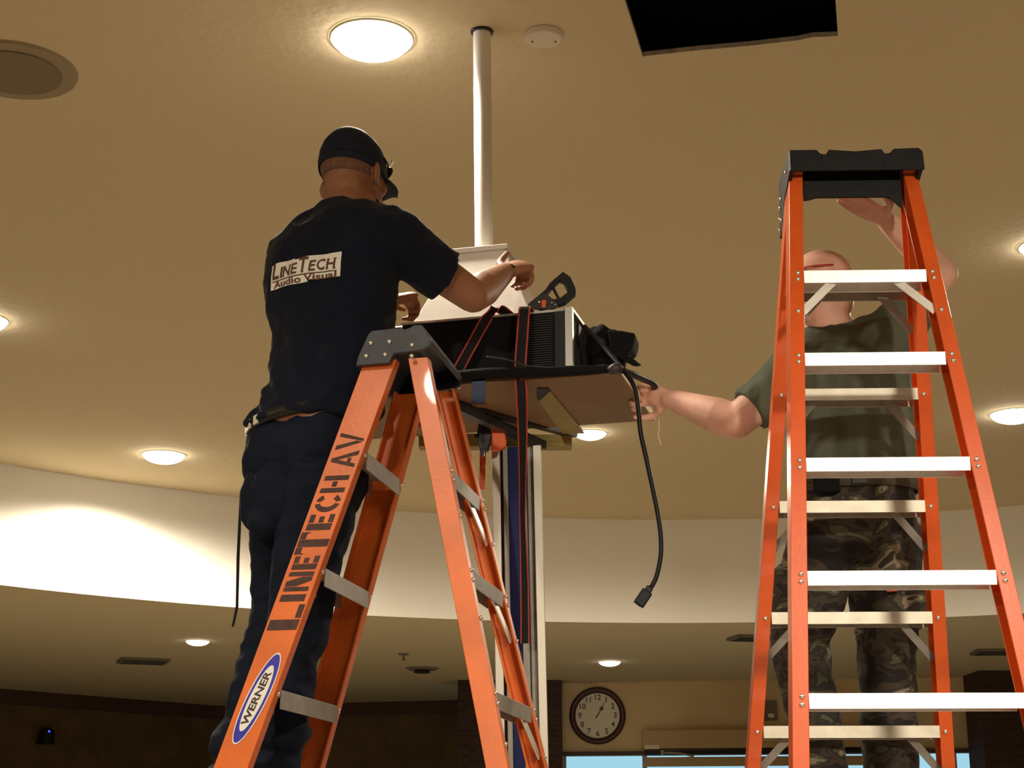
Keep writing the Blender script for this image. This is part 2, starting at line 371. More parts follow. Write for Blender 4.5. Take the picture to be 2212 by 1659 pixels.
# back wall with the glazed entrance below
wp = lambda x: Vector((1.03 + (x - 1.03), 18.7 - 0.145 * (x - 1.03), 0))
WB0, WB1 = wp(0.2), wp(9.0)
ZD = 2.62
def on_wall(x, y):       # where the sight line meets the back wall
    r = ray(x, y); t = (18.7 + 0.145 * 1.03) / (r.y + 0.145 * r.x); return r * t + Vector((0, 0, EYE))
e0, e1 = on_wall(1217, 1640), on_wall(2117, 1640)
ztop = on_wall(1217, 1633).z
for sg in ((WB0, WB1, ztop, ZL), (WB0, e0, 0, ztop), (e1, WB1, 0, ztop)): wall('wall_back', [sg], M['wall'])
wd = (WB1 - WB0).normalized(); wn = Vector((wd.y, -wd.x, 0))    # wn points into the room
wrot = Matrix((wd, -wn, Vector((0, 0, 1)))).transposed()
def wbox(px0, px1, py0, py1, out, th, mb=None, mi=0):
    a = on_wall(px0, py1); b = on_wall(px1, py0); mb = mb or MB(); c = (a + b) / 2 + wn * (out + th / 2); c.z = (a.z + b.z) / 2
    L = Vector((b.x - a.x, b.y - a.y, 0)).length
    return mb.box(c, (L, th, abs(b.z - a.z)), wrot, mi)
mb = MB(); wbox(1217, 2117, 1617, 1633, 0, 0.06, mb)
struct('trim_4', mb, M['trim_dark'])
wall('wall_right', [((X1 - 0.5, Y1), (X1 - 0.5, Y0), 0, ZL)], M['wall'])
wall('wall_front', [((X1, Y0 + 0.3), (X0, Y0 + 0.3), 0, ZL)], M['wall'])
wall('wall_side', [((X0 + 0.2, Y0), WL0, 0, ZL)], M['wall'])
wall('wall_far', [((WB1.x, WB1.y), (X1, WB1.y - 0.5), 0, ZL)], M['wall'])
# glazed doors: frames and panes, seen only as a strip of daylight
zb = 0.0
pane = MB(); c = (e0 + e1) / 2
pane.box(Vector((c.x, c.y, ztop / 2)) - wn * 0.05, ((e1 - e0).length, 0.012, ztop), wrot)
wi = struct('window_1', pane, M['glass'])
fr = MB()
for px in (1217, 1392, 1902, 2062, 2117):
    p = on_wall(px, 1640); fr.box(Vector((p.x, p.y, ztop / 2)) - wn * 0.05, (0.05, 0.06, ztop), wrot)
fr.box(Vector((c.x, c.y, 2.28)) - wn * 0.05, ((e1 - e0).length, 0.05, 0.05), wrot)
build('window_frame', fr, M['alu2'], wi)
# solid panel over the door between the glass strips
struct('trim_5', wbox(1397, 1898, 1632, 1656, -0.04, 0.05), M['mirrorgold'])
# brick pillars
def pillar(name, x0, x1, y, Yd):
    a, b = onz(x0, y, ZL), onz(x1, y, ZL); a.y = b.y = Yd
    a.x = (x0 - 1106) / FPX * (Yd * math.cos(PITCH) + (ZL - EYE) * math.sin(PITCH)); b.x = (x1 - 1106) / FPX * (Yd * math.cos(PITCH) + (ZL - EYE) * math.sin(PITCH))
    return struct(name, MB().box(((a.x + b.x) / 2, Yd + 0.3, ZL / 2), (b.x - a.x, 0.6, ZL - 0.002)), M['brick'])
pillar('wall_pillar', 989, 1214, 1485, 18.4)
pillar('wall_pillar', 2113, 2420, 1463, 17.4)

# ================================================================= CEILING FITTINGS
def recessed(name, x, y, z, r, label, bulb, group):
    t = thing(name, label, 'ceiling light', (x, y, z), group)
    mb = MB(); n = 48
    prof = [(r * 1.10, -0.001), (r * 1.09, -0.006), (r * 1.02, -0.008), (r * 0.98, -0.004)]
    rings = [[Vector((x + pr * math.cos(2 * PI * i / n), y + pr * math.sin(2 * PI * i / n), z + dz)) for i in range(n)] for pr, dz in prof]
    mb.rings(rings, cap=False); build('trim_ring', mb, M['trimwhite'], t, smooth=True)
    mb = MB(); mb.ball((x, y, z - 0.003), (r, r, r * 0.42), n=40, zmin=-1, zmax=0)
    build('lens', mb, bulb, t, smooth=True)
    return t
LL = ['largest glowing round ceiling light above the man in the navy cap', 'glowing ceiling light left of the man in navy, above the bright curved wall',
      'small glowing ceiling light partly behind the plywood platform', 'glowing ceiling light right of the right-hand orange ladder',
      'ceiling light cut by the left edge of the picture at mid height', 'ceiling light just outside the right edge, only its glow shows']
RR = [0.135, 0.145, 0.105, 0.145, 0.145, 0.13]
for (x, y), l, r in zip(LIGHTS, LL, RR): recessed('ceiling_light', x, y, ZC, r, l, M['bulb'], 'recessed lights in the high ceiling')
LL = ['glowing light in the low ceiling left of the navy trousers', 'small glowing light in the low ceiling behind the left ladder',
      'glowing light in the low ceiling above the wall clock']
for (x, y), l, r in zip(LOWER, LL, (0.105, 0.085, 0.11)): recessed('ceiling_light', x, y, ZL, r, l, M['bulb_low'], 'recessed lights in the low ceiling')
p = onz(30, 150, ZC)
t = thing('ceiling_speaker', 'round brown grille ceiling speaker at the upper left', 'speaker', p)
build('rim', MB().cyl(p - Vector((0, 0, 0.012)), 0.222, 0.012, 64, r2=0.226), M['speaker_rim'], t)
build('grille', MB().cyl(p - Vector((0, 0, 0.018)), 0.170, 0.006, 64), M['grille'], t)
p = onz(1175, 74, ZC)
t = thing('smoke_detector', 'flat round beige cover plate on the ceiling right of the white pole', 'smoke detector', p)
mb = MB(); mb.cyl(p - Vector((0, 0, 0.022)), 0.062, 0.022, 40, r2=0.070); build('cover', mb, M['offwhite'], t, bevel=0.004)
for dx in (-0.04, 0.04): build('screw', MB().cyl(p + Vector((dx, 0.01, -0.025)), 0.004, 0.004, 12), M['ventgrey'], t)
# things inside the opening
def_h = hc
t = thing('junction_box', 'dark metal box inside the black ceiling opening', 'electrical box', hc + Vector((-0.08, 0.06, 0.25)))
build('housing', MB().box(hc + zr @ Vector((-0.10, -0.14, 0.30)), (0.16, 0.16, 0.10), zr), M['mastgap'], t, bevel=0.004)
for k in range(4): build('screw', MB().ball(hc + zr @ Vector((0.10 + 0.05 * (k % 2), -0.16 + 0.05 * (k // 2), 0.34)), 0.005, n=10), M['alu2'], t)
build('hanger_plate', MB().box(hc + zr @ Vector((0.125, -0.13, 0.36)), (0.16, 0.16, 0.03), zr), M['void'], t)
cable = MB().tube([hc + zr @ Vector(v) for v in [(-0.33, -0.1, 0.25), (-0.2, -0.2, 0.16), (-0.02, -0.22, 0.17), (0.05, -0.3, 0.3), (0.1, -0.36, 0.6)]], 0.004, 8)
tag(build('electrical_cable', cable, M['ventgrey'], smooth=True), 'thin dark cable sagging inside the black ceiling opening', 'cable')
tag(build('electrical_cable', MB().tube([hc + zr @ Vector(v) for v in [(0.30, -0.36, 0.06), (0.31, -0.2, 0.08), (0.36, -0.1, 0.2)]], 0.003, 8), M['drywall'], smooth=True),
    'short brown wire at the right corner of the ceiling opening', 'cable')
# vents and sprinkler in the low ceiling
def vent(px, py, wx, wy, ang, label, roundv=False):
    p = onz(px, py, ZL); t = thing('air_vent', label, 'air vent', p, 'air vents in the low ceiling'); R = Matrix.Rotation(ang, 3, 'Z')
    if roundv:
        build('frame', MB().cyl(p - Vector((0, 0, 0.02)), wx / 2, 0.02, 40, r2=wx / 2 + 0.03), M['ventgrey'], t)
        build('core', MB().cyl(p - Vector((0, 0, 0.05)), wx / 3.4, 0.03, 40, r2=wx / 4), M['mastgap'], t)
    else:
        mb = MB()
        for sx, sy, lx, ly in ((0, 1, wx, 0.03), (0, -1, wx, 0.03), (1, 0, 0.03, wy), (-1, 0, 0.03, wy)):
            mb.box(p + R @ Vector((sx * wx / 2, sy * wy / 2, -0.012)), (lx + 0.03, ly, 0.02), R)
        build('frame', mb, M['ventgrey'], t)
        mb = MB()
        for k in range(7): mb.box(p + R @ Vector((0, wy * (-0.42 + 0.14 * k), -0.016)), (wx, 0.015, 0.02), R @ Matrix.Rotation(0.6, 3, 'X'))
        build('louvres', mb, M['mastgap'], t)
vent(310, 1426, 0.42, 0.42, 0.35, 'square dark air vent in the low ceiling at the left')
vent(912, 1443, 0.30, 0.30, 0, 'round air vent in the low ceiling between the ladder legs', True)
vent(2150, 1406, 0.36, 0.36, -0.1, 'square air vent in the low ceiling beside the right ladder')
vent(1622, 1376, 0.30, 0.30, 0.2, 'square air vent at the left rail of the right ladder')
p = onz(872, 1412, ZL)
t = thing('fire_sprinkler', 'small sprinkler head hanging from the low ceiling', 'sprinkler', p)
build('escutcheon', MB().cyl(p - Vector((0, 0, 0.012)), 0.05, 0.012, 24), M['ventgrey'], t)
build('head', MB().cyl(p - Vector((0, 0, 0.06)), 0.012, 0.05, 12), M['ventgrey'], t)
build('deflector', MB().cyl(p - Vector((0, 0, 0.064)), 0.024, 0.004, 16), M['ventgrey'], t)
# small camera on the dark wall
pw = ray(85, 1590); dl = (Vector(WC) - Vector(WL0)).normalized(); nl = Vector((-dl.y, dl.x))
tt = (Vector(WL0).dot(nl)) / (pw.x * nl.x + pw.y * nl.y); p = pw * tt + Vector((0, 0, EYE)); nin = Vector((dl.y, -dl.x, 0))
t = thing('wall_camera', 'small black dome camera with a blue light on the dark wall', 'camera', p + nin * 0.01)
c = p + nin * 0.16
build('bracket', MB().bar(p + Vector((0, 0, -0.085)), c + Vector((0.07, -0.02, -0.085)), 0.10, 0.02, (0, 0, 1)), M['black'], t)
mb = MB(); mb.cyl(c + Vector((0, 0, -0.10)), 0.095, 0.12, 32); mb.ball(c + Vector((0, 0, 0.02)), (0.095, 0.095, 0.075), n=28, zmin=0, zmax=1)
build('housing', mb, M['black'], t, smooth=False)
build('status_light', MB().ball(c + Vector((0.045, -0.075, 0.042)), 0.013, n=12), M['led'], t)
# wall clock
cp = on_wall(1291, 1546); rad = 61 / FPX * (cp.y * math.cos(PITCH) + (cp.z - EYE) * math.sin(PITCH))
t = thing('wall_clock', 'round wall clock with dark mahogany rim showing five past one', 'clock', cp)
n = 64; mb = MB(); U, V = wd, Vector((0, 0, 1))
prof = [(1.0, 0.0), (1.0, 0.03), (0.95, 0.055), (0.86, 0.055), (0.79, 0.03), (0.78, 0.012)]
mb.rings([[cp + (U * math.cos(2 * PI * i / n) + V * math.sin(2 * PI * i / n)) * rad * r + wn * d for i in range(n)] for r, d in prof], cap=False)
build('rim', mb, M['clockrim'], t, smooth=True)
build('face', MB().cyl(cp, rad * 0.80, 0.014, 64, axis=wn), M['clockface'], t)
for k in range(1, 13):
    a = PI / 2 - 2 * PI * k / 12; vs, fs = text_poly(str(k), rad * 0.27, bold=0.001)
    o = cp + (U * math.cos(a) + V * math.sin(a)) * rad * 0.63 + wn * 0.017
    build('numeral', MB().add([o + U * x + V * y for x, y in vs], fs), M['ink'], t, recalc=False)
def hand(ang, L, wd_, z, spade):
    d = U * math.sin(ang) + V * math.cos(ang); s = U * math.cos(ang) - V * math.sin(ang); o = cp + wn * z; mb = MB()
    P = [o - d * rad * 0.1 - s * wd_, o - d * rad * 0.1 + s * wd_, o + d * L + s * wd_ * 0.3, o + d * L - s * wd_ * 0.3]; mb.ext(P, wn * 0.003)
    if spade: mb.ext([o + d * L * 0.5, o + d * L * 0.68 + s * rad * 0.08, o + d * L * 0.86, o + d * L * 0.68 - s * rad * 0.08], wn * 0.004)
    return mb
build('hour_hand', hand(math.radians(32), rad * 0.42, rad * 0.02, 0.020, True), M['ink'], t)
build('minute_hand', hand(math.radians(29), rad * 0.62, rad * 0.012, 0.024, False), M['ink'], t)
# door gear above the entrance
t = thing('header_cover', 'long tan metal cover box above the glazed entrance', 'cover panel', on_wall(1550, 1600))
build('panel', wbox(1390, 1905, 1574, 1619, 0, 0.14), M['mirrorgold'], t, bevel=0.006)
build('name_plate', wbox(1395, 1426, 1611, 1620, 0.142, 0.006), M['offwhite'], t)
t = thing('door_closer', 'dark door closer with a bent silver arm under the tan cover', 'door closer', on_wall(1520, 1625))
build('body', wbox(1395, 1905, 1619, 1631, 0.061, 0.07), M['black'], t, bevel=0.004)
a0 = on_wall(1433, 1628) + wn * 0.17; a1 = on_wall(1500, 1636) + wn * 0.22
build('arm', MB().tube([a0, (a0 + a1) / 2 + Vector((0, 0, 0.015)), a1], 0.012, 8), M['alu2'], t)
build('pivot', MB().cyl(a0 - Vector((0, 0, 0.03)), 0.025, 0.06, 16), M['alu2'], t)
t = thing('wall_alarm', 'small grey alarm box with a clear lens beside the right ladder', 'alarm', on_wall(1663, 1535))
build('backplate', wbox(1650, 1677, 1515, 1557, 0, 0.04), M['ventgrey'], t, bevel=0.005)
build('lens', MB().ball(on_wall(1666, 1546) + wn * 0.05, (0.04, 0.02, 0.03), n=14), M['offwhite'], t)

# ================================================================= STEPLADDERS
def make_ladder(label, c, z0, sdir, wdir, w0, wg, sides, zt, orange, rails_depth, cap_fn, topz, name='stepladder'):
    """c: plan centre at height z0; each side = (sign, half gap at z0, lean, step heights, rail depth inward?, brace flags)"""
    sdir, wdir = Vector(sdir), Vector(wdir); c = Vector((c[0], c[1], 0))
    t = thing(name, label, 'ladder', c)
    W = lambda z: w0 + wg * (z0 - z)
    S = lambda sd, z: sd['g'] + sd['lean'] * (z0 - z)
    P = lambda sd, s, w_, z: c + sdir * sd['sign'] * s + wdir * w_ + Vector((0, 0, z))
    FL, TH = 0.038, 0.006
    riv = MB().ball((0, 0, 0), (0.0065, 0.0065, 0.004), n=10)
    rivm = bpy.data.meshes.new('rivet'); rivm.from_pydata(riv.v, [], riv.f); rivm.materials.append(M['steel'])
    for p_ in rivm.polygons: p_.use_smooth = True
    def rivet(pos, nrm, parent):
        o = bpy.data.objects.new('rivet', rivm); COL.objects.link(o); o.parent = parent
        o.location = Vector(pos) - OFF[parent.name]; o.rotation_euler = Vector(nrm).to_track_quat('Z', 'Y').to_euler()
    T = {'rails': []}
    for sd in sides:
        a, b = sd['in'], sd['out']           # rail section spans s+a .. s+b, tread from s+ta .. s+tb
        for e in (-1, 1):
            def prof(z):
                s, hw_ = S(sd, z), W(z) / 2
                pts = [(s + a, hw_), (s + a, hw_ + FL), (s + b, hw_ + FL), (s + b, hw_), (s + b - TH, hw_), (s + b - TH, hw_ + FL - TH), (s + a + TH, hw_ + FL - TH), (s + a + TH, hw_)]
                return [P(sd, q_[0], e * q_[1], z) for q_ in pts]
            rl = build('side_rail', MB().hexa(prof(0.02), prof(topz)), orange, t, bevel=0.0015)
            build('foot_pad', MB().box(P(sd, S(sd, 0.02) + (a + b) / 2, e * (W(0.02) / 2 + FL / 2), 0.012), (0.06, 0.10, 0.03), Matrix((wdir, sdir, Vector((0, 0, 1)))).transposed()), M['rubber'], rl)
            rl['e'] = e; T['rails'].append((sd, e, rl))
        for k, z in enumerate(sd['z']):
            s, hw_ = S(sd, z), W(z) / 2; lip = sd.get('lip', 0.034)
            ta, tb = sd['tread']; th = 0.003
            pts = [(ta, 0), (tb, 0), (tb, -lip), (tb - th, -lip), (tb - th, -th), (ta + th, -th), (ta + th, -lip), (ta, -lip)]
            q0 = [P(sd, s + x_ , -hw_ - 0.001, z + y_) for x_, y_ in pts]; q1 = [P(sd, s + x_, hw_ + 0.001, z + y_) for x_, y_ in pts]
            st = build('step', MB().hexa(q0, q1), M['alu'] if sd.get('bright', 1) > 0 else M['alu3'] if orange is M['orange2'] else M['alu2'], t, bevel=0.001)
            vis = ta if sd.get('seen') == 'in' else tb
            nr = sdir * sd['sign'] * (1 if vis == tb else -1)
            for e in (-1, 1):
                for dz in sd.get('riv', (-0.010, -0.028)):
                    zz = z + dz; ss = S(sd, zz) + (a if vis == ta else b)
                    rivet(P(sd, ss, e * (W(zz) / 2 + FL * 0.42), zz) + nr * 0.002, nr, st)
            if k in sd.get('brace', ()):
                for e in (-1, 1):
                    m_ = ta * 0.5 + tb * 0.5 if sd.get('seen') == 'in' else tb - 0.012
                    p0 = P(sd, s + m_, e * (hw_ - 0.085), z - lip * 0.6); zz = z - 0.125
                    p1 = P(sd, S(sd, zz) + m_, e * (W(zz) / 2 + 0.004), zz)
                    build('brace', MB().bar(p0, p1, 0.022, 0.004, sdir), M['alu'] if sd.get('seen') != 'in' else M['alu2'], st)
                    if sd.get('seen') != 'in': rivet(P(sd, S(sd, zz) + b, e * (W(zz) / 2 + FL * 0.42), zz) + nr * 0.002, nr, st)
    cap_fn(t, c, sdir, wdir, P, S, W, sides, rivet)
    # spreader bars low down
    for e in (-1, 1):
        zs = 1.0; A_ = P(sides[0], S(sides[0], zs), e * (W(zs) / 2 - 0.01), zs); B_ = P(sides[1], S(sides[1], zs), e * (W(zs) / 2 - 0.01), zs)
        build('spreader', MB().bar(A_, B_, 0.02, 0.006, wdir), M['alu2'], t)
    return t, P, S, W, T
# ---- left ladder
yaw = 0.19
sL = Vector((-math.cos(yaw), math.sin(yaw), 0)); wL = Vector((math.sin(yaw), math.cos(yaw), 0)); cL = Vector((-0.235, 4.16, 0)); zL0 = 2.554
def cap_left(t, c, s, w_, P, S, W, sides, rivet):
    A_ = sides[0]; wn_, wf = -0.190, 0.190
    pix = [(768, 790), (774, 768), (795, 722), (803, 714), (860, 708), (874, 711), (884, 708), (893, 702), (911, 701), (922, 716), (930, 732), (925, 748), (914, 755), (882, 760), (852, 763), (846, 771), (841, 784)]
    # outline of the moulded end plate, measured on the plane of the near side frame
    o = c + w_ * wn_; prof = []
    for x, y in pix:
        r = ray(x, y); n_ = w_; tt = (o - Vector((0, 0, EYE))).dot(n_) / r.dot(n_) if False else (Vector((o.x, o.y, 0)).dot(n_)) / (r.x * n_.x + r.y * n_.y)
        q_ = r * tt + Vector((0, 0, EYE)); prof.append(((q_ - c).dot(s), q_.z))
    cp_ = build('top_cap', MB().hexa([c + s * a + w_ * wn_ + Vector((0, 0, z)) for a, z in prof], [c + s * a + w_ * (wn_ + 0.014) + Vector((0, 0, z)) for a, z in prof]), M['capgrey'], t, bevel=0.002, label='grey moulded top cap')
    build('cap_end', MB().hexa([c + s * a + w_ * (wf - 0.014) + Vector((0, 0, z)) for a, z in prof], [c + s * a + w_ * wf + Vector((0, 0, z)) for a, z in prof]), M['capblack'], cp_, bevel=0.002)
    # top and sloping skirts follow the outline, hollow below
    def strip(idx, th, name):
        mb = MB()
        for i in idx:
            (a0, z0_), (a1, z1_) = prof[i], prof[i + 1]
            d = Vector((a1 - a0, z1_ - z0_)).normalized(); nx = (-d.y * -1, d.x * -1)
            off = (0.5 * (prof[3][0] + prof[9][0]), prof[0][1]); k = Vector((off[0] - a0, off[1] - z0_)).normalized() * th
            q = lambda ww: [c + s * x_ + w_ * ww + Vector((0, 0, zz)) for x_, zz in ((a0, z0_), (a1, z1_), (a1 + k.x, z1_ + k.y), (a0 + k.x, z0_ + k.y))]
            mb.hexa(q(wn_ + 0.012), q(wf - 0.012))
        build(name, mb, M['capgrey'], cp_)
    strip(range(0, 10), 0.012, 'cap_shell')
    for (x, y) in [(801, 741), (841, 738), (890, 745), (791, 769), (832, 766), (889, 769)]:
        r = ray(x, y); oo = c + w_ * (wn_ - 0.001); tt = (oo.x * w_.x + oo.y * w_.y) / (r.x * w_.x + r.y * w_.y)
        rivet(r * tt + Vector((0, 0, EYE)) - (w_ * 0.001), -w_, cp_)
    build('hinge_bolt', MB().cyl(c + w_ * wf + s * -0.05 + Vector((0, 0, 2.84)), 0.008, 0.01, 14, axis=w_), M['steel'], cp_)
zt = 2.83
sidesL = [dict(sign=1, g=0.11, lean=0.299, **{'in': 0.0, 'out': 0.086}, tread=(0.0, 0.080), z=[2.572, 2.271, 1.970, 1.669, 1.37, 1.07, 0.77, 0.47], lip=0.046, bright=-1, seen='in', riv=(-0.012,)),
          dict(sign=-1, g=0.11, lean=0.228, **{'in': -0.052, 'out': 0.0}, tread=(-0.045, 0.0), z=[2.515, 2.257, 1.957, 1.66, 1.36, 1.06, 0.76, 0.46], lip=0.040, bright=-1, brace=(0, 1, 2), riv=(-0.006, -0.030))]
LAD1, PL, SL, WL_, TL = make_ladder('orange stepladder seen side on with black LINETECH AV stencil on its rail', cL, zL0, sL, wL, 0.325, 0.25, sidesL, zt, M['orange'], 0, cap_left, 2.815)
# ---- stencil lettering up the outer face of the near left rail
def stencil_letters():
    L = {}
    B_ = lambda x0, y0, x1, y1: [(x0, y0), (x1, y0), (x1, y1), (x0, y1)]
    L['L'] = (0.66, [B_(0, 0, .27, 1), B_(.31, 0, .66, .20), ])
    L['I'] = (0.22, [B_(0, 0, .22, 1)])
    L['N'] = (0.86, [B_(0, 0, .19, 1), [(.22, 1), (.44, 1), (.64, .40), (.64, 0), (.46, 0), (.22, .56)], B_(.67, 0, .86, 1)])
    L['E'] = (0.62, [B_(0, 0, .26, 1), B_(.30, 0, .62, .21), B_(.30, .40, .54, .60), B_(.30, .79, .62, 1)])
    L['T'] = (0.78, [B_(.26, 0, .52, 1), B_(0, .80, .24, 1), B_(.54, .80, .78, 1), [(0, .80), (.06, .80), (0, .68)], [(.72, .80), (.78, .80), (.78, .68)]])
    def arc(a0, a1, cx, cy, ro, ri, ry, n=12):
        o_ = [(cx + ro * math.cos(a0 + (a1 - a0) * i / n), cy + ry * math.sin(a0 + (a1 - a0) * i / n)) for i in range(n + 1)]
        i_ = [(cx + ri * math.cos(a0 + (a1 - a0) * i / n), cy + ry * .62 * math.sin(a0 + (a1 - a0) * i / n)) for i in range(n + 1)]
        return [[o_[i], o_[i + 1], i_[i + 1], i_[i]] for i in range(n)]
    R_ = math.radians
    L['C'] = (0.74, arc(R_(100), R_(260), .40, .5, .40, .19, .5) + arc(R_(35), R_(80), .40, .5, .38, .17, .5) + arc(R_(280), R_(325), .40, .5, .38, .17, .5))
    L['H'] = (0.80, [B_(0, 0, .22, 1), B_(.58, 0, .80, 1), B_(.28, .40, .52, .60)])
    L['A'] = (0.86, [[(0, 0), (.18, 0), (.50, 1), (.32, 1)], [(.42, .74), (.64, 0), (.86, 0), (.50, .98)], B_(.24, .22, .50, .36)])
    L['V'] = (0.86, [[(0, 1), (.22, 1), (.44, .26), (.36, .02)], [(.86, 1), (.68, 1), (.40, 0), (.52, 0)]])
    return L
LET = stencil_letters()
def rail_map(sd, z, v):              # z: height on the rail, v: 0..1 across the outer web, from the inner edge outward
    s = SL(sd, z) + 0.086 * v
    return PL(sd, s, -(WL_(z) / 2 + 0.038) - 0.0008, z)
rail_near = [r for sd, e, r in TL['rails'] if sd['sign'] == 1 and e == -1][0]
def zpix(y):                         # height on the near rail seen at picture row y
    lo, hi = 1.0, 3.0
    for _ in range(40):
        m = (lo + hi) / 2; p = rail_map(sidesL[0], m, 0.5) - Vector((0, 0, EYE))
        d = p.y * math.cos(PITCH) + p.z * math.sin(PITCH); yy = 829.5 - FPX * (-p.y * math.sin(PITCH) + p.z * math.cos(PITCH)) / d
        if yy > y: lo = m
        else: hi = m
    return m
word = [('L', 1361, 1306, .05, .93), ('I', 1299, 1284, .13, .87), ('N', 1277, 1235, .13, .87), ('E', 1230, 1201, .13, .87), ('T', 1197, 1149, .03, .95), ('E', 1145, 1111, .13, .87), ('C', 1106, 1068, .13, .87), ('H', 1064, 1027, .13, .87), ('A', 1010, 974, .10, .88), ('V', 971, 934, .10, .88)]
for ch, y0, y1, v0, v1 in word:
    wd_, polys = LET[ch]; za, zb_ = zpix(y0), zpix(y1); mb = MB()
    for poly in polys:
        mb.add([rail_map(sidesL[0], za + (zb_ - za) * x / wd_, v0 + (v1 - v0) * y) for x, y in poly], [list(range(len(poly)))])
    build('stencil_letter', mb, M['stencil'], rail_near, recalc=False)
# oval maker's sticker
za, zb_ = zpix(1608), zpix(1410); zm, zh = (za + zb_) / 2, (zb_ - za) / 2
def oval(k, kv, off, n=48, sh=0.0):
    out = []
    for i in range(n):
        a = 2 * PI * i / n; zz = zm + zh * k * math.sin(a); v = 0.47 + kv * math.cos(a) + sh * math.sin(a)
        out.append(rail_map(sidesL[0], zz, v) - wL * off)
    return out
stk = build('maker_sticker', MB().add(oval(1.0, 0.33, 0.0004, sh=-0.14), [list(range(48))]), M['sticker'], rail_near, recalc=False)
OFF[stk.name] = OFF[rail_near.name]
build('sticker_band', MB().add(oval(0.965, 0.295, 0.0008, sh=-0.14), [list(range(48))]), M['blue'], rail_near, recalc=False)
build('sticker_centre', MB().add(oval(0.72, 0.22, 0.0012, sh=-0.10), [list(range(48))]), M['sticker'], rail_near, recalc=False)
vs, fs = text_poly('WERNER', 1.0, shear=0.25, bold=0.03, space=0.98)
xs = [v[0] for v in vs]; xm, xr = (max(xs) + min(xs)) / 2, (max(xs) - min(xs)) / 2
build('sticker_lettering', MB().add([rail_map(sidesL[0], zm + zh * 0.56 * (x - xm) / xr, 0.47 + 0.30 * y - 0.10 * 0.78 * (x - xm) / xr) - wL * 0.0016 for x, y in vs], fs), M['ink'], rail_near, recalc=False)

# ---- right ladder
yaw = -0.032
sR = Vector((math.sin(yaw), -math.cos(yaw), 0)); wR = Vector((math.cos(yaw), math.sin(yaw), 0)); cR = Vector((0.945, 4.181, 0)); zR0 = 2.833
def cap_right(t, c, s, w_, P, S, W, sides, rivet):
    zt_, hw_ = 3.447, 0.180; zb_ = zt_ - 0.062
    q = lambda a, ww, z: c + s * a + w_ * ww + Vector((0, 0, z))
    # notched front moulding, outline in (w, z)
    f = [(-hw_, zb_), (-hw_, zt_), (-hw_ + .075, zt_), (-hw_ + .085, zt_ - .012), (-hw_ + .10, zt_ - .014), (-hw_ + .108, zt_), (-0.05, zt_ - 0.002), (0, zt_ - .006), (0.05, zt_ - 0.002), (hw_ - .108, zt_), (hw_ - .10, zt_ - .014), (hw_ - .085, zt_ - .012), (hw_ - .075, zt_), (hw_ - .006, zt_ + .002), (hw_ + .004, zt_ - .01), (hw_ + .006, zb_)]
    cp_ = build('top_cap', MB().hexa([q(.082, a, z) for a, z in f], [q(.070, a, z) for a, z in f]), M['capblack'], t, bevel=0.003, label='black moulded top cap')
    for a0, a1 in ((-hw_ + .088, -hw_ + .104), (hw_ - .104, hw_ - .088)):
        mb = MB().hexa([q(.084, a0, zb_ + .006), q(.084, a1, zb_ + .006), q(.084, a1, zt_ - .016), q(.084, a0, zt_ - .016)], [q(.078, a0, zb_ + .006), q(.078, a1, zb_ + .006), q(.078, a1, zt_ - .016), q(.078, a0, zt_ - .016)])
        build('cap_slot', mb, M['void'], cp_)
    build('cap_shell', MB().hexa([q(.075, -hw_, zt_ - .016), q(.075, hw_, zt_ - .016), q(-.135, hw_, zt_ - .016), q(-.135, -hw_, zt_ - .016)], [q(.075, -hw_, zt_ - .028), q(.075, hw_, zt_ - .028), q(-.135, hw_, zt_ - .028), q(-.135, -hw_, zt_ - .028)]), M['capblack'], cp_)
    # apron hanging inside between the rails
    a_ = [(-hw_ + .045, zt_ - .03), (hw_ - .045, zt_ - .03), (hw_ - .045, zb_ - .082), (hw_ - .075, zb_ - .052), (hw_ - .09, zb_ - .047), (-hw_ + .08, zb_ - .047), (-hw_ + .06, zb_ - .053), (-hw_ + .045, zb_ - .055)]
    build('apron', MB().hexa([q(.006, a, z) for a, z in a_], [q(-.006, a, z) for a, z in a_]), M['capblack'], cp_)
    for e in (-1, 1):
        pr = [(.078, zt_ - .002), (-.135, zt_ - .002), (-.150, zt_ - .09), (-.170, zt_ - .165), (-.09, zt_ - .165), (-.06, zt_ - .10), (.078, zb_)]
        build('cap_end', MB().hexa([q(a, e * (hw_ + .002), z) for a, z in pr], [q(a, e * (hw_ - .010), z) for a, z in pr]), M['capblack'], cp_, bevel=0.002)
        for a, z in ((-.10, zt_ - .07), (-.12, zt_ - .09), (-.13, zt_ - .12), (-.10, zt_ - .135), (-.145, zt_ - .148), (0.02, zt_ - .04)):
            rivet(q(a, e * (hw_ + .004), z), w_ * e, cp_)
sidesR = [dict(sign=1, g=0.172, lean=0.251, **{'in': -0.075, 'out': 0.0}, tread=(-0.078, 0.0), z=[3.085, 2.836, 2.539, 2.242, 1.945, 1.65, 1.35, 1.05, 0.75, 0.45], lip=0.036, brace=(0,), riv=(-0.008, -0.027)),
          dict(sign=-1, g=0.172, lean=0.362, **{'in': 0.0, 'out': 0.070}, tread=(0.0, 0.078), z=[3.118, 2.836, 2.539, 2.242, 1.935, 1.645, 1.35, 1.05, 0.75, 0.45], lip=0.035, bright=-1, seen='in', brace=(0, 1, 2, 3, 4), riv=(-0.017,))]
LAD2, PR, SR, WR, TR = make_ladder('tall orange stepladder seen end on in front of the bald man', cR, zR0, sR, wR, 0.361, 0.149, sidesR, 3.4, M['orange2'], 0, cap_right, 3.405)

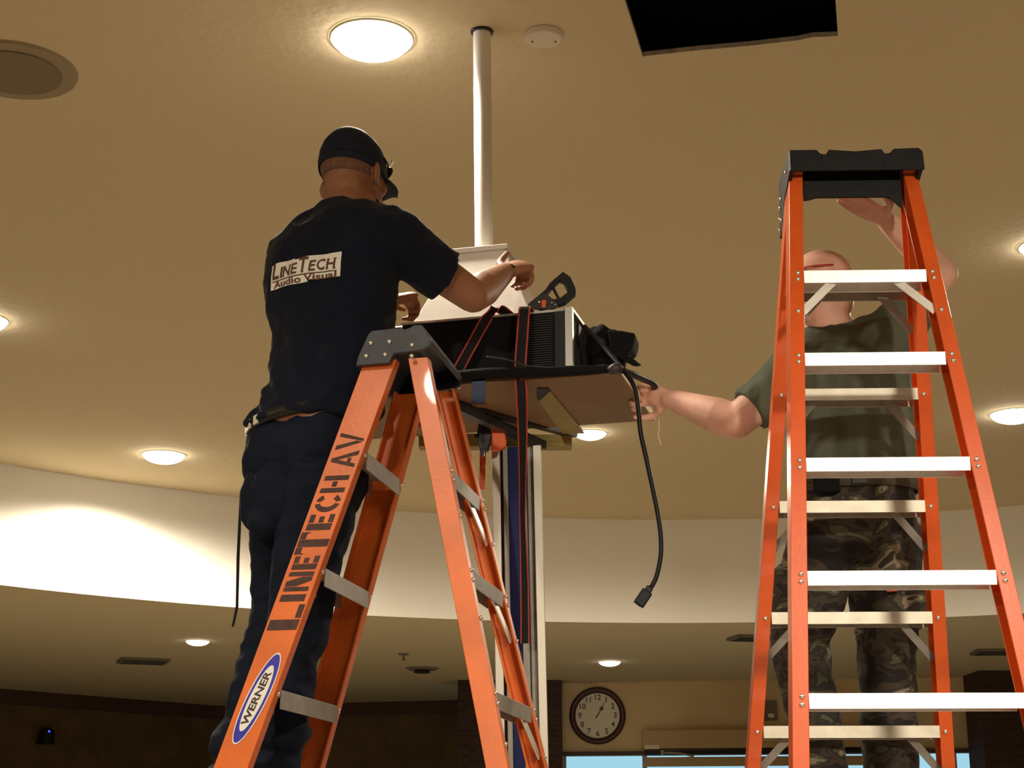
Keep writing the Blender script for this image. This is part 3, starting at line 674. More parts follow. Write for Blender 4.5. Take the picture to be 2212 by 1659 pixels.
# ================================================================= CEILING POLE AND PROJECTOR MOUNT
pxy = onz(1041, 68, ZC); Yp = pxy.y; ptop = Vector((pxy.x, Yp, ZC)); pbot = at(1046, 556, Yp)
t = thing('ceiling_pole', 'white pole hanging from the high ceiling down to the projector', 'pole', ptop)
build('tube', MB().cyl(pbot, 0.0305, (ptop - pbot).length, 32, axis=ptop - pbot), M['white'], t, smooth=False)
build('flange', MB().cyl(ptop - Vector((0, 0, 0.008)), 0.037, 0.0075, 40, r2=0.040), M['bracket'], t, label='dark flange ring')
bo = bpy.data.objects[t.children[0].name]
for p_ in bo.data.polygons: p_.use_smooth = len(p_.vertices) == 4
# board and projector axes
BA = math.radians(-15.0); bu = Vector((math.cos(BA), math.sin(BA), 0)); bv = Vector((-math.sin(BA), math.cos(BA), 0)); brot = Matrix((bu, bv, Vector((0, 0, 1)))).transposed()
ZB = 2.935
bNR = onz(1340, 806, ZB); bFR = onz(1414, 908, ZB); bd = (bFR - bNR).dot(bv)
bw_ = 1.04
bc = bNR - bu * bw_ / 2 + bv * bd / 2
t = thing('plywood_platform', 'thin plywood board holding up the black projector', 'board', bc)
build('panel', MB().box(bc + Vector((0, 0, 0.009)), (bw_, bd, 0.018), brot), M['ply'], t)
build('edge_strip', MB().box(bNR + bv * bd / 2 + bu * 0.002 + Vector((0, 0, 0.009)), (0.004, bd, 0.020), brot), M['plyedge'], t, label='pale sawn edge')
def under(px, py): return onz(px, py, ZB)
def on_board(poly, dz, th, m, name, parent, label=None):
    return build(name, MB().ext([under(x, y) + Vector((0, 0, -dz)) for x, y in poly], (0, 0, -th)), m, parent, label=label)
on_board([(1160, 837), (1186, 837), (1186, 861), (1160, 861)], 0.0008, 0.002, M['black'], 'cut_out', t)
on_board([(1164, 864), (1188, 842), (1255, 922), (1262, 934), (1215, 934)], 0.0008, 0.004, M['yellow'], 'batten_mark', t, 'yellowish bare strip')
on_board([(1020, 824), (1048, 822), (1048, 868), (1020, 869)], 0.0008, 0.002, M['bluetape'], 'blue_tape', t)
on_board([(1019, 871), (1050, 871), (1048, 877), (1021, 878)], 0.0008, 0.004, M['ply'], 'wood_block', t)
# lift: carriage under the board, mast, base
Ym = 5.22
def mk(px, py, Y=Ym): return at(px, py, Y)
lift = thing('material_lift', 'aluminium lift mast with a blue stripe standing under the platform', 'material lift', Vector((mk(1120, 1659).x, Ym, 0)))
mtop, mlow = mk(1115, 968), mk(1129, 1659); dirm = (mlow - mtop).normalized(); mbot = mtop + dirm * ((mtop.z - 0.12) / -dirm.z)
mw = 106 / FPX * (Ym * math.cos(PITCH) + (mtop.z - EYE) * math.sin(PITCH))
ux = Vector((1, 0, 0))
def mastbar(name, a, b, dy, th, m, label=None, zoff=0.0):
    x0 = (a - 0.5) * mw; x1 = (b - 0.5) * mw; c0 = Vector(((x0 + x1) / 2, dy, 0))
    return build(name, MB().bar(mtop + c0 + dirm * zoff, mbot + c0, x1 - x0, th, (0, 1, 0)), m, lift, bevel=0.002, label=label)
mastbar('outer_channel', 0.0, 0.17, 0.0, 0.09, M['mastalu'])
mastbar('outer_channel', 0.83, 1.0, 0.0, 0.09, M['mastalu'])
mastbar('channel_lip', 0.17, 0.22, 0.03, 0.03, M['mastgap'])
mastbar('inner_channel', 0.22, 0.33, 0.012, 0.05, M['alu2'])
mastbar('blue_stripe', 0.33, 0.55, 0.005, 0.05, M['mastblue'], 'dark blue stripe')
mastbar('inner_channel', 0.55, 0.83, 0.012, 0.05, M['alu2'])
mastbar('channel_lip', 0.69, 0.72, -0.015, 0.006, M['mastgap'])
mb = MB(); mb.box(mbot + Vector((0, 0, -0.04)), (0.5, 0.7, 0.08)); build('base', mb, M['mastgap'], lift, bevel=0.01)
for sx in (-1, 1):
    for sy in (-1, 1): build('outrigger', MB().bar(mbot + Vector((sx * 0.2, sy * 0.3, -0.05)), mbot + Vector((sx * 0.6, sy * 0.8, -0.09)), 0.06, 0.04, (0, 0, 1)), M['mastalu'], lift)
ZY = 2.80
# yellow-painted carriage beams under the board
ca, cb2 = mk(905, 962, 5.30), mk(1235, 948, 5.30)
build('carriage_beam', MB().box(((ca.x + cb2.x) / 2, 5.30, (ca.z + cb2.z) / 2), (cb2.x - ca.x, 0.06, 0.045), Matrix.Rotation(0.0, 3, 'Z')), M['yellow'], lift, bevel=0.003, label='yellow painted cross beam')
f0 = mk(1000, 832, 4.80); f1 = mk(1262, 938, 5.34); f2 = mk(975, 870, 4.85); f3 = mk(1178, 964, 5.28)
f0.z = ZB - 0.045; f1.z = ZB - 0.10
build('fork_arm', MB().bar(mk(985, 872, 4.85), mk(1240, 940, 5.30), 0.03, 0.016, (0, 0, 1)), M['mastgap'], lift, label='dark fork arm')
build('fork_arm', MB().bar(mk(975, 874, 4.82), mk(1172, 963, 5.24), 0.03, 0.028, (0, 0, 1)), M['clampgrey'], lift, label='grey fork arm')
build('fork_arm', MB().bar(mk(855, 888, 5.0), mk(960, 955, 5.30), 0.04, 0.03, (0, 0, 1)), M['ply'], lift, label='brown wooden bearer')
# posts between carriage and board so the board rests on it
for px in (960, 1080, 1200):
    p0 = mk(px, 955, 5.30); build('riser', MB().bar(Vector((p0.x, 5.30, p0.z)), Vector((p0.x, 5.30, ZB - 0.002)), 0.05, 0.05, (0, 1, 0)), M['mastgap'], lift)
# bar clamp with orange pads
Yc = 5.08
t = thing('bar_clamp', 'orange and grey bar clamp hanging under the platform', 'clamp', mk(1055, 940, Yc))
build('bar', MB().bar(mk(1046, 880, Yc), mk(1042, 985, Yc), 0.012, 0.02, (0, 1, 0)), M['clampgrey'], t)
build('jaw', MB().ext([mk(x, y, Yc - 0.01) for x, y in [(1036, 890), (1054, 888), (1062, 935), (1055, 972), (1036, 974), (1030, 940)]], (0, 0.03, 0)), M['clampgrey'], t, bevel=0.003)
build('trigger_grip', MB().ext([mk(x, y, Yc - 0.02) for x, y in [(1058, 908), (1072, 915), (1088, 922), (1094, 950), (1093, 964), (1080, 970), (1062, 972), (1062, 940)]], (0, 0.035, 0)), M['clamporange'], t, bevel=0.004, label='orange grip')
build('knob', MB().ball(mk(1030, 942, Yc - 0.01), 0.008, n=12), M['black'], t)
# projector
ZPb, ZPt = 2.985, 3.170
pNR = onz(1227, 668, ZPt); pN0 = pNR - bu * 0.53; pdp = 0.50
pc = pNR - bu * 0.265 + bv * pdp / 2; pc.z = (ZPb + ZPt) / 2
t = thing('projector', 'large black projector with a silver side frame strapped to the platform', 'projector', pc)
PJ = t
build('body', MB().box(pc, (0.53, pdp, ZPt - ZPb), brot), M['proj'], t, bevel=0.006)
fc = lambda u, v_, z: pNR + bu * u + bv * v_ + Vector((0, 0, z - ZPt))
mb = MB()
for k in range(22):
    z = ZPb + 0.014 + k * 0.0073; mb.box(fc(-0.105, -0.003, z), (0.115, 0.006, 0.0035), brot)
build('vent_grille', mb, M['projgrey'], t)
build('corner_post', MB().box(fc(-0.022, -0.002, pc.z), (0.040, 0.012, ZPt - ZPb), brot), M['projgrey'], t, bevel=0.003, label='charcoal corner post')
build('top_trim', MB().box(fc(-0.27, -0.004, ZPt - 0.004), (0.52, 0.008, 0.006), brot), M['silver'], t)
# silver frame round the right hand side
mb = MB()
for a, b in (((0.004, 0.0, ZPb), (0.004, 0.0, ZPt + 0.004)), ((0.004, 0.0, ZPt), (0.004, pdp, ZPt)), ((0.004, pdp, ZPb), (0.004, pdp, ZPt)), ((0.004, 0, ZPb + 0.005), (0.004, pdp, ZPb + 0.005))):
    A_, B_ = fc(*a), fc(*b); mb.bar(A_, B_, 0.022 if a[1] == b[1] == 0 else 0.010, 0.022, bu if a[1] != b[1] else bu)
build('side_frame', mb, M['silver'], t, label='silver frame')
build('side_panel', MB().box(fc(0.001, pdp / 2, pc.z), (0.004, pdp - 0.03, ZPt - ZPb - 0.02), brot), M['void'], t)
build('side_rib', MB().box(fc(0.006, 0.13, pc.z), (0.008, 0.05, ZPt - ZPb - 0.03), brot), M['projgrey'], t)
build('packing_edge', MB().box(fc(-0.02, 0.10, ZPb - 0.006), (0.26, 0.22, 0.010), brot), M['glassgreen'], t)
for sx in (-0.47, -0.25, -0.06):
    for sy in (0.06, 0.42): build('foot', MB().cyl(fc(sx, sy, 2.9535), 0.02, ZPb - 2.9535, 16), M['rubber'], t)
# white tray top and mount above it
t = thing('projector_mount', 'white pyramid shaped mount joining the pole to the projector', 'mount', pbot)
def sq(c, a, b, z): return [Vector((c.x, c.y, z)) + bu * x * a / 2 + bv * y * b / 2 for x, y in ((-1, -1), (1, -1), (1, 1), (-1, 1))]
mc = Vector((pbot.x, pbot.y, 0)); zt2 = pbot.z
build('top_plate', MB().hexa(sq(mc + bu * 0.01, 0.19, 0.19, zt2 - 0.012), sq(mc + bu * 0.01, 0.19, 0.19, zt2 + 0.004)), M['white'], t, bevel=0.002)
build('cone', MB().hexa(sq(mc + bu * 0.0, 0.40, 0.30, ZPt + 0.035), sq(mc + bu * 0.01, 0.17, 0.17, zt2 - 0.012)), M['white'], t, bevel=0.004)
build('base_plate', MB().hexa(sq(mc - bu * 0.05, 0.55, 0.34, ZPt + 0.022), sq(mc - bu * 0.05, 0.54, 0.33, ZPt + 0.034)), M['white'], t, bevel=0.002)
for v_ in (-0.17, 0.17):
    rb = build('rail_bracket', MB().box(mc - bu * 0.06 + bv * v_ + Vector((0, 0, ZPt + 0.013)), (0.50, 0.02, 0.024), brot), M['bracket'], t, bevel=0.002)
    OFF[rb.name] = OFF[t.name]
    for k in range(9): build('bolt', MB().cyl(mc - bu * (0.27 - 0.052 * k) + bv * (v_ - 0.010) + Vector((0, 0, ZPt + 0.013 + 0.004 * (k % 2))), 0.0045, -0.006 if False else 0.004, 12, axis=-bv), M['steel'], rb)
# ratchet straps
def ribbon(name, pts, width0, side, label, widths=None):
    parent = None; P_, Wd = spline(pts, widths or [1] * len(pts), 6); side = Vector(side)
    mb = MB(); th = 0.002
    for lo, hi, mi in ((-0.5, -0.36, 1), (-0.36, 0.36, 0), (0.36, 0.5, 1)):
        rs = []
        for i, p in enumerate(P_):
            d = (P_[min(i + 1, len(P_) - 1)] - P_[max(i - 1, 0)]).normalized(); s_ = (side - d * side.dot(d)).normalized(); n_ = d.cross(s_) * th / 2
            width = width0 * Wd[i]; rs.append([p + s_ * lo * width - n_, p + s_ * hi * width - n_, p + s_ * hi * width + n_, p + s_ * lo * width + n_])
        mb.rings(rs, mi)
    o = build(name, mb, [M['strapb'], M['strapr']], parent); return o
topn = lambda px: onz(px, 664, ZPt + 0.004)
s1 = ribbon('ratchet_strap', [topn(1136) + bv * 0.12, topn(1134) + bv * 0.02, at(1133, 668, topn(1133).y - 0.012), at(1128, 730, 4.615), at(1124, 795, 4.61), at(1127, 860, 4.66), at(1129, 940, 4.82), at(1129, 1040, 4.98), at(1129, 1130, 5.05), at(1133, 1260, 5.09), at(1134, 1390, 5.12)], 0.036, (1, 0, 0), '', [1, 1, 1, 1, 1, 1, .85, .65, .55, .75, .8])
tag(s1, 'long charcoal strap with red edges running down the lift mast', 'strap', 'red edged ratchet straps')
s2 = ribbon('ratchet_strap', [topn(1085) + bv * 0.10, topn(1078) + bv * 0.015, at(1068, 668, topn(1060).y - 0.014), at(1050, 690, 4.66), at(1022, 740, 4.66), at(992, 795, 4.66), at(976, 830, 4.70), at(985, 866, 4.8)], 0.034, (0.9, 0, 0.35), '')
tag(s2, 'short slanting charcoal strap with red edges across the projector', 'strap', 'red edged ratchet straps')
Yo = 5.24
o_ = build('webbing', MB().ext([at(x, y, Yo) for x, y in [(1036, 972), (1050, 972), (1049, 1010), (1047, 1058), (1035, 1056), (1036, 1010)]], (0, 0.003, 0)), M['clamporange'])
tag(o_, 'short orange strap end hanging left of the lift mast', 'strap'); o_.name = 'orange_strap'
# ratchet buckle standing on the projector
Yb = 4.72
b = lambda x, y, Y=Yb: at(x, y, Y)
t = thing('ratchet_buckle', 'black ratchet buckle with open handle standing on the projector', 'buckle', b(1170, 664))
def frame(outer, inner, th, m, name, parent):
    bm_ = MB(); n = len(outer)
    for i in range(n):
        a, b_, c_, d_ = outer[i], outer[(i + 1) % n], inner[(i + 1) % n], inner[i]
        bm_.hexa([b(*a), b(*b_), b(*c_), b(*d_)], [b(*a) + Vector((0, th, 0)), b(*b_) + Vector((0, th, 0)), b(*c_) + Vector((0, th, 0)), b(*d_) + Vector((0, th, 0))])
    return build(name, bm_, m, parent)
frame([(1142, 655), (1178, 626), (1188, 611), (1216, 587), (1232, 598), (1243, 622), (1244, 633), (1222, 652), (1210, 656), (1168, 664)],
      [(1168, 648), (1184, 630), (1194, 618), (1210, 603), (1218, 607), (1226, 622), (1225, 632), (1212, 642), (1206, 646), (1190, 646)], 0.035, M['capblack'], 'handle', t)
build('crossbar', MB().bar(b(1195, 618) + Vector((0, 0.017, 0)), b(1209, 646) + Vector((0, 0.017, 0)), 0.008, 0.008, (0, 1, 0)), M['capblack'], t)
build('spool', MB().cyl(b(1176, 648) - Vector((0, 0.004, 0)), 0.012, 0.045, 18, axis=(0, 1, 0)), M['alu2'], t)
build('frame_plate', MB().ext([b(x, y) - Vector((0, 0.006, 0)) for x, y in [(1140, 658), (1160, 642), (1178, 634), (1200, 652), (1208, 662), (1196, 669), (1150, 669)]], (0, 0.006, 0)), M['bracket'], t, bevel=0.001)
build('pawl', MB().ext([b(x, y) - Vector((0, 0.008, 0)) for x, y in [(1170, 650), (1180, 650), (1178, 666), (1170, 666)]], (0, 0.004, 0)), M['clamporange'], t, label='small orange pawl')
for x, y in ((1192, 656), (1165, 655), (1199, 660)): build('rivet', MB().ball(b(x, y) - Vector((0, 0.008, 0)), 0.004, n=10), M['steel'], t)
# black bundles to the right of the projector
Yq = 4.86
bb = MB()
for x, y, r, Y in [(1285, 735, .042, 4.95), (1300, 722, .030, 4.9), (1320, 735, .036, 4.9), (1300, 765, .05, 4.92), (1340, 765, .034, 4.88), (1270, 770, .05, 4.95), (1330, 785, .035, 4.86), (1262, 790, .04, 4.95), (1300, 790, .04, 4.9)]:
    bb.ball(at(x, y, Y), (r, r * 1.5, r), n=18)
o = remeshed('padded_cover', bb, M['cloth'], None, 0.007, 6, wrinkle=lambda p: 0.006 * noise.noise(p * 30))
tag(o, 'black bunched padded cover beside the projector', 'cover')
sl = [(1312, 712), (1340, 713), (1372, 719), (1371, 735), (1366, 752), (1352, 763), (1330, 770), (1318, 745)]
o = build('folded_pouch', MB().ext([at(x, y, 4.82) for x, y in sl], (0.02, 0.10, 0)), M['cloth'], bevel=0.006)
tag(o, 'black fabric pouch with square end sticking out to the right', 'pouch')
o = build('strap_tail', MB().hexa([at(x, y, 4.78) for x, y in [(1302, 752), (1318, 744), (1372, 778), (1386, 789), (1376, 792), (1366, 790)]], [at(x, y, 4.80) for x, y in [(1302, 752), (1318, 744), (1372, 778), (1386, 789), (1376, 792), (1366, 790)]]), M['cloth'])
tag(o, 'pointed black strap tail below the fabric pouch', 'strap')
# black wrap along the front edge of the board
ed = MB().tube([at(920, 822, 4.74), at(985, 815, 4.66), at(1060, 807, 4.62), at(1150, 804, 4.58), at(1250, 800, 4.55), at(1330, 795, 4.54)], [.020, .024, .022, .020, .018, .012], 14, flat=(Vector((0, 1, 0)), 0.8))
o = build('edge_padding', ed, M['cloth'], smooth=True)
tag(o, 'black padding tube along the front edge of the plywood board', 'padding')
o = build('tape_wrap', MB().tube([at(1316, 803, 4.525), at(1330, 796, 4.52), at(1342, 800, 4.535)], [.012, .017, .013], 12), M['mastgap'], smooth=True)
tag(o, 'crumpled grey tape at the front corner of the board', 'tape')
# cords
t = thing('power_cord', 'black power cord looping down from the platform to a bare plug', 'power cord', at(1384, 1290, 4.5))
cpts = [(1262, 705, 4.66), (1290, 735, 4.62), (1325, 775, 4.56), (1352, 806, 4.52), (1372, 840, 4.5), (1379, 885, 4.5), (1384, 935, 4.5), (1396, 990, 4.5), (1408, 1045, 4.5), (1420, 1105, 4.5), (1427, 1155, 4.5), (1427, 1200, 4.5), (1418, 1245, 4.5), (1407, 1268, 4.5)]
build('cable', MB().tube([at(*p) for p in cpts], [.0075] * 4 + [.0068] * 10, 12), M['black'], t, smooth=True)
pd = (at(1378, 1308, 4.5) - at(1405, 1268, 4.5)).normalized(); pp = at(1405, 1268, 4.5); sdv = pd.cross(Vector((0, 1, 0))).normalized()
mb = MB(); mb.bar(pp, pp + pd * 0.018, 0.020, 0.018, (0, 1, 0)); build('strain_relief', mb, M['black'], t, bevel=0.003)
build('plug', MB().bar(pp + pd * 0.014, pp + pd * 0.062, 0.032, 0.024, (0, 1, 0)), M['capblack'], t, bevel=0.004)
for k in (-1, 0, 1): build('pin_slot', MB().bar(pp + pd * 0.060 + sdv * k * 0.009, pp + pd * 0.064 + sdv * k * 0.009, 0.003, 0.008, (0, 1, 0)), M['silver'], t)
o = build('power_cord', MB().tube([at(1338, 797, 4.6), at(1365, 808, 4.66), at(1392, 820, 4.74), at(1414, 833, 4.80), at(1408, 850, 4.88)], [.010, .014, .013, .011, .009], 12, flat=(Vector((0, 1, 0)), 0.7)), M['black'], smooth=True)
tag(o, 'second black cord lying over the board corner above the gripping hand', 'power cord')
o = build('thread', MB().tube([at(1421, 890, 4.9), at(1424, 920, 4.9), at(1422, 940, 4.9), at(1428, 963, 4.9)], 0.0016, 6), M['plyedge'], smooth=True)
tag(o, 'pale loose thread hanging below the gripping hand', 'thread')
o = build('thin_cable', MB().tube([at(1050, 771, 4.56), at(1090, 776, 4.56), at(1140, 790, 4.555), at(1200, 795, 4.55)], 0.003, 8), M['projgrey'], smooth=True)
tag(o, 'thin grey cable along the foot of the projector', 'cable')

# ================================================================= PEOPLE
def Rdir(f, pitch=0.0, roll=0.0):
    """matrix with local +y toward f (horizontal), pitched down by pitch, rolled"""
    f = Vector((f[0], f[1], 0)).normalized(); r = Vector((f.y, -f.x, 0)); u = Vector((0, 0, 1))
    m = Matrix((r, f, u)).transposed()
    return m @ Matrix.Rotation(-pitch, 3, 'X') @ Matrix.Rotation(roll, 3, 'Y')
def head(mb, c, R, k=1.0):
    T_ = lambda x, y, z: c + R @ (Vector((x, y, z)) * k)
    b_ = lambda p, r, n=22, rr=None: mb.ball(T_(*p), [x * k for x in r], R if rr is None else R @ rr, n=n)
    b_((0, -0.012, 0.022), (0.077, 0.096, 0.088), 30)          # cranium
    b_((0, 0.022, 0.010), (0.068, 0.072, 0.072), 26)           # face mass
    b_((0, 0.030, -0.045), (0.058, 0.062, 0.060), 24)          # jaw
    b_((0, 0.000, -0.055), (0.062, 0.060, 0.045), 22)
    b_((0, -0.040, -0.050), (0.062, 0.052, 0.060), 24)
    b_((0, 0.073, -0.088), (0.026, 0.022, 0.020))              # chin
    b_((0, 0.074, 0.038), (0.052, 0.020, 0.014))               # brow
    for s in (-1, 1):
        b_((s * 0.038, 0.060, -0.012), (0.024, 0.024, 0.024))  # cheek
        b_((s * 0.086, -0.012, -0.010), (0.009, 0.022, 0.036), 16, Matrix.Rotation(s * 0.55, 3, 'Z') @ Matrix.Rotation(-0.2, 3, 'X'))
        b_((s * 0.076, 0.004, -0.030), (0.008, 0.009, 0.012), 12)
        b_((s * 0.012, 0.100, -0.028), (0.009, 0.010, 0.008), 12)
    mb.tube([T_(0, 0.086, 0.030), T_(0, 0.098, 0.004), T_(0, 0.112, -0.020)], [0.009 * k, 0.011 * k, 0.013 * k], 12, round_ends=True)
    b_((0, 0.089, -0.050), (0.024, 0.013, 0.007), 14)          # lips
    b_((0, 0.087, -0.062), (0.020, 0.013, 0.007), 14)
def eyes(parent, c, R, k=1.0):
    for s in (-1, 1):
        e = build('eye', MB().ball(c + R @ Vector((s * 0.031, 0.076, 0.012)) * k, 0.0125 * k, n=16), M['eye'], parent, smooth=True)
        build('iris', MB().ball(c + R @ Vector((s * 0.031, 0.0865, 0.012)) * k, 0.0045 * k, n=10), M['iris'], parent, smooth=True)
def hand_mesh(mb, wrist, d, n, thumb_side, curl=0.4, curls=None, k=1.0, tc=0.5, spread=0.06):
    """d: wrist to knuckles, n: out of the palm, thumb_side: +1/-1 along d x n"""
    d = Vector(d).normalized(); n = Vector(n); n = (n - d * n.dot(d)).normalized(); s = d.cross(n) * thumb_side
    w0 = Vector(wrist)
    rings = []
    for t, a, b_ in ((-0.02, .027, .021), (0.0, .027, .020), (0.022, .031, .018), (0.055, .038, .017), (0.082, .041, .015), (0.092, .038, .011)):
        cc = w0 + d * t * k; rings.append([cc + s * math.cos(2 * PI * i / 16) * a * k + n * math.sin(2 * PI * i / 16) * b_ * k for i in range(16)])
    mb.rings(rings)
    L = [(0.030, .044, .026, .022), (0.0105, .049, .030, .024), (-0.0100, .045, .028, .023), (-0.0295, .035, .022, .020)]
    for j, (o, a, b_, c_) in enumerate(L):
        cu = curls[j] if curls else curl * (1 + 0.12 * j)
        p = w0 + d * (0.078 - 0.004 * abs(j - 1)) * k + s * o * k; dd = (d + s * (0.055 - 0.035 * j) * (spread / 0.06)).normalized()
        P = [p - dd * 0.012 * k, p]; ang = 0
        for seg in (a, b_, c_):
            ang += cu; P.append(P[-1] + (dd * math.cos(ang) + n * math.sin(ang)) * seg * k)
        mb.tube(P, [r * k for r in (.0090, .0098, .0086, .0080, .0068)], 10, round_ends=True, sub=3)
    p = w0 + d * 0.022 * k + s * 0.024 * k; q1 = p + (d * 0.55 + s * 0.75 + n * 0.25 * tc).normalized() * 0.042 * k
    q2 = q1 + (d * 0.85 + s * 0.30 + n * 0.7 * tc).normalized() * 0.034 * k; q3 = q2 + (d * 0.9 + s * (0.1 - 0.4 * tc) + n * 0.9 * tc).normalized() * 0.026 * k
    mb.tube([p - d * 0.004, p, q1, q2, q3], [.013 * k, .0150 * k, .0118 * k, .0100 * k, .0078 * k], 12, round_ends=True, sub=3)
def ering(c, r, f, a, b_, n=26, pw=2.3):
    out = []
    for i in range(n):
        t = 2 * PI * i / n; x, y = math.cos(t), math.sin(t)
        x = math.copysign(abs(x) ** (2 / pw), x); y = math.copysign(abs(y) ** (2 / pw), y)
        out.append(c + r * x * a + f * y * b_)
    return out
def torso(mb, rows, r, f, g=0.0):
    """rows: (centre, half width, half depth); resampled smoothly"""
    C_ = [x[0] for x in rows]; A_ = [x[1] + g for x in rows]; B_ = [x[2] + g for x in rows]
    P, A2 = spline(C_, A_, 4); _, B2 = spline(C_, B_, 4)
    mb.rings([ering(p, r, f, a, b_) for p, a, b_ in zip(P, A2, B2)])
def shoe(t, ankle, d, name_label=None, k=1.0):
    d = Vector((d[0], d[1], 0)).normalized(); s = Vector((d.y, -d.x, 0)); z = ankle.z
    sole = MB(); n = 20; out = []
    for i in range(n):
        a = 2 * PI * i / n; x = math.cos(a); y = math.sin(a)
        out.append(Vector((ankle.x, ankle.y, 0)) + d * (0.065 + x * 0.148) * k + s * y * (0.046 + 0.008 * x) * k)
    sole.hexa([p + Vector((0, 0, z - 0.088)) for p in out], [p + Vector((0, 0, z - 0.062)) for p in out])
    sh = build('shoe', sole, M['rubber'], t, bevel=0.004)
    up = MB(); P = lambda x, h: Vector((ankle.x, ankle.y, z + h)) + d * x
    up.tube([P(-0.005, 0.12), P(-0.005, 0.06), P(0.0, 0.0), P(0.02, -0.035), P(0.09, -0.040), P(0.15, -0.046), P(0.195, -0.052)], [.056, .054, .052, .048, .044, .040, .022], 16, round_ends=True)
    u = remeshed('shoe_upper', up, M['leather'], sh, 0.006, 2)
    for i in range(4):
        x = 0.035 + 0.026 * i; zz = z - 0.001 - 0.006 * i
        build('lace', MB().tube([Vector((ankle.x, ankle.y, zz - 0.01)) + d * x - s * 0.026, Vector((ankle.x, ankle.y, zz + 0.008)) + d * x, Vector((ankle.x, ankle.y, zz - 0.01)) + d * x + s * 0.026], 0.003, 6), M['mastgap'], sh)
def folds(amp, sx, sy, sz, amp2=0.0, s2=40, seed=0.0):
    def fn(p):
        q = Vector((p.x * sx + seed, p.y * sy + seed, p.z * sz)); v = noise.noise(q)
        r_ = 1 - abs(noise.noise(q * 1.7 + Vector((5, 3, 1)))) * 2
        return amp * (0.55 * v + 0.45 * r_ - 0.2) + amp2 * noise.noise(p * s2)
    return fn

# ----------------------------------------------------------------- man in navy on the left ladder
A1 = math.radians(30); f1 = Vector((math.sin(A1), math.cos(A1), 0)); r1 = Vector((f1.y, -f1.x, 0))
MAN1 = thing('person', 'person in navy cap and black T-shirt seen from behind on the left ladder', 'person', Vector((-0.68, 4.32, 1.67)))
hc1 = at(766, 388, 4.36); AH = math.radians(33); fh1 = Vector((math.sin(AH), math.cos(AH), 0)); RH1 = Rdir(fh1, 0.08, -0.04) * 1.06
rows1 = [(at(752, 446, 4.33), .068, .062), (at(744, 462, 4.32), .125, .078), (at(733, 486, 4.30), .180, .096), (at(722, 535, 4.29), .205, .114), (at(713, 610, 4.28), .200, .120), (at(716, 690, 4.27), .182, .118), (at(718, 775, 4.27), .172, .118), (at(700, 860, 4.28), .180, .125), (at(667, 921, 4.29), .188, .132)]
shR, elR, wrR = at(850, 520, 4.20), at(1022, 640, 4.36), at(1092, 588, 4.60)
shL, elL, wrL = at(632, 548, 4.38), at(632, 690, 4.52), at(838, 652, 4.62)
hipL, kneeL, ankL = at(628, 1010, 4.37), at(608, 1325, 4.46), at(505, 1712, 4.43)
hipR, kneeR, ankR = at(702, 1010, 4.22), at(640, 1335, 4.27), at(578, 1735, 4.23)
ankL.z = ankR.z = 1.669 + 0.089
mb = MB(); head(mb, hc1, RH1, 1.0)
mb.tube([hc1 + RH1 @ Vector((0, -0.03, -0.03)), at(760, 430, 4.35), at(752, 462, 4.32), at(738, 520, 4.30)], [.064, .070, .080, .09], 20)
torso(mb, rows1[2:] + [(at(660, 985, 4.29), .165, .115), (at(660, 1040, 4.29), .15, .105)], r1, f1, -0.014)
mb.tube([shR, (shR + elR) / 2, elR], [.058, .054, .048], 18, round_ends=True)
mb.tube([elR, elR.lerp(wrR, 0.3), elR.lerp(wrR, 0.7), wrR], [.047, .052, .039, .029], 18, round_ends=True)
mb.tube([shL, (shL + elL) / 2, elL, elL.lerp(wrL, 0.35), elL.lerp(wrL, 0.75), wrL], [.055, .050, .045, .047, .034, .028], 18, round_ends=True)
for hp, kn, an in ((hipL, kneeL, ankL), (hipR, kneeR, ankR)):
    mb.tube([hp, hp.lerp(kn, 0.5), kn, kn.lerp(an, 0.35), kn.lerp(an, 0.8), an - Vector((0, 0, 0.03))], [.070, .070, .058, .056, .040, .036], 18, round_ends=True)
    mb.tube([an - Vector((0, 0, 0.03)), an - Vector((0, 0, 0.045)) + (r1 * 0.8 + f1 * 0.6) * 0.12], [.028, .018], 12, round_ends=True)
hand_mesh(mb, wrR, Vector((0.55, 0.55, 0.42)), Vector((-0.35, 0.25, -1)), 1, curls=[0.95, 1.05, 1.1, 1.15], k=1.06, tc=-0.3)
hand_mesh(mb, wrL, at(880, 642, 4.66) - wrL, Vector((0.2, 0.3, -1)), 1, curls=[1.05, 1.1, 1.1, 1.15], k=1.0, tc=0.6)
body1 = remeshed('body', mb, M['skin1'], MAN1, 0.0048, 4)
eyes(body1, hc1, RH1)
hm = MB(); hm.ball(hc1 + RH1 @ Vector((0, -0.014, 0.022)), (0.0785, 0.0965, 0.089), RH1, n=40, zmin=-0.42, zmax=1)
build('hair', hm, M['hair'], MAN1, smooth=True)
bd_ = MB(); bd_.ball(hc1 + RH1 @ Vector((0, 0.070, -0.088)), (0.033, 0.028, 0.026), RH1, n=20)
bd_.tube([hc1 + RH1 @ Vector((0.050, 0.030, -0.070)), hc1 + RH1 @ Vector((0.036, 0.062, -0.094)), hc1 + RH1 @ Vector((0, 0.084, -0.100))], [.013, .016, .018], 12, round_ends=True)
remeshed('beard', bd_, M['beard'], MAN1, 0.004, 3, wrinkle=lambda p: 0.0015 * noise.noise(p * 300))
build('ear_stud', MB().ball(hc1 + RH1 @ Vector((-0.082, -0.004, -0.036)), 0.009, n=14), M['black'], MAN1, smooth=True)
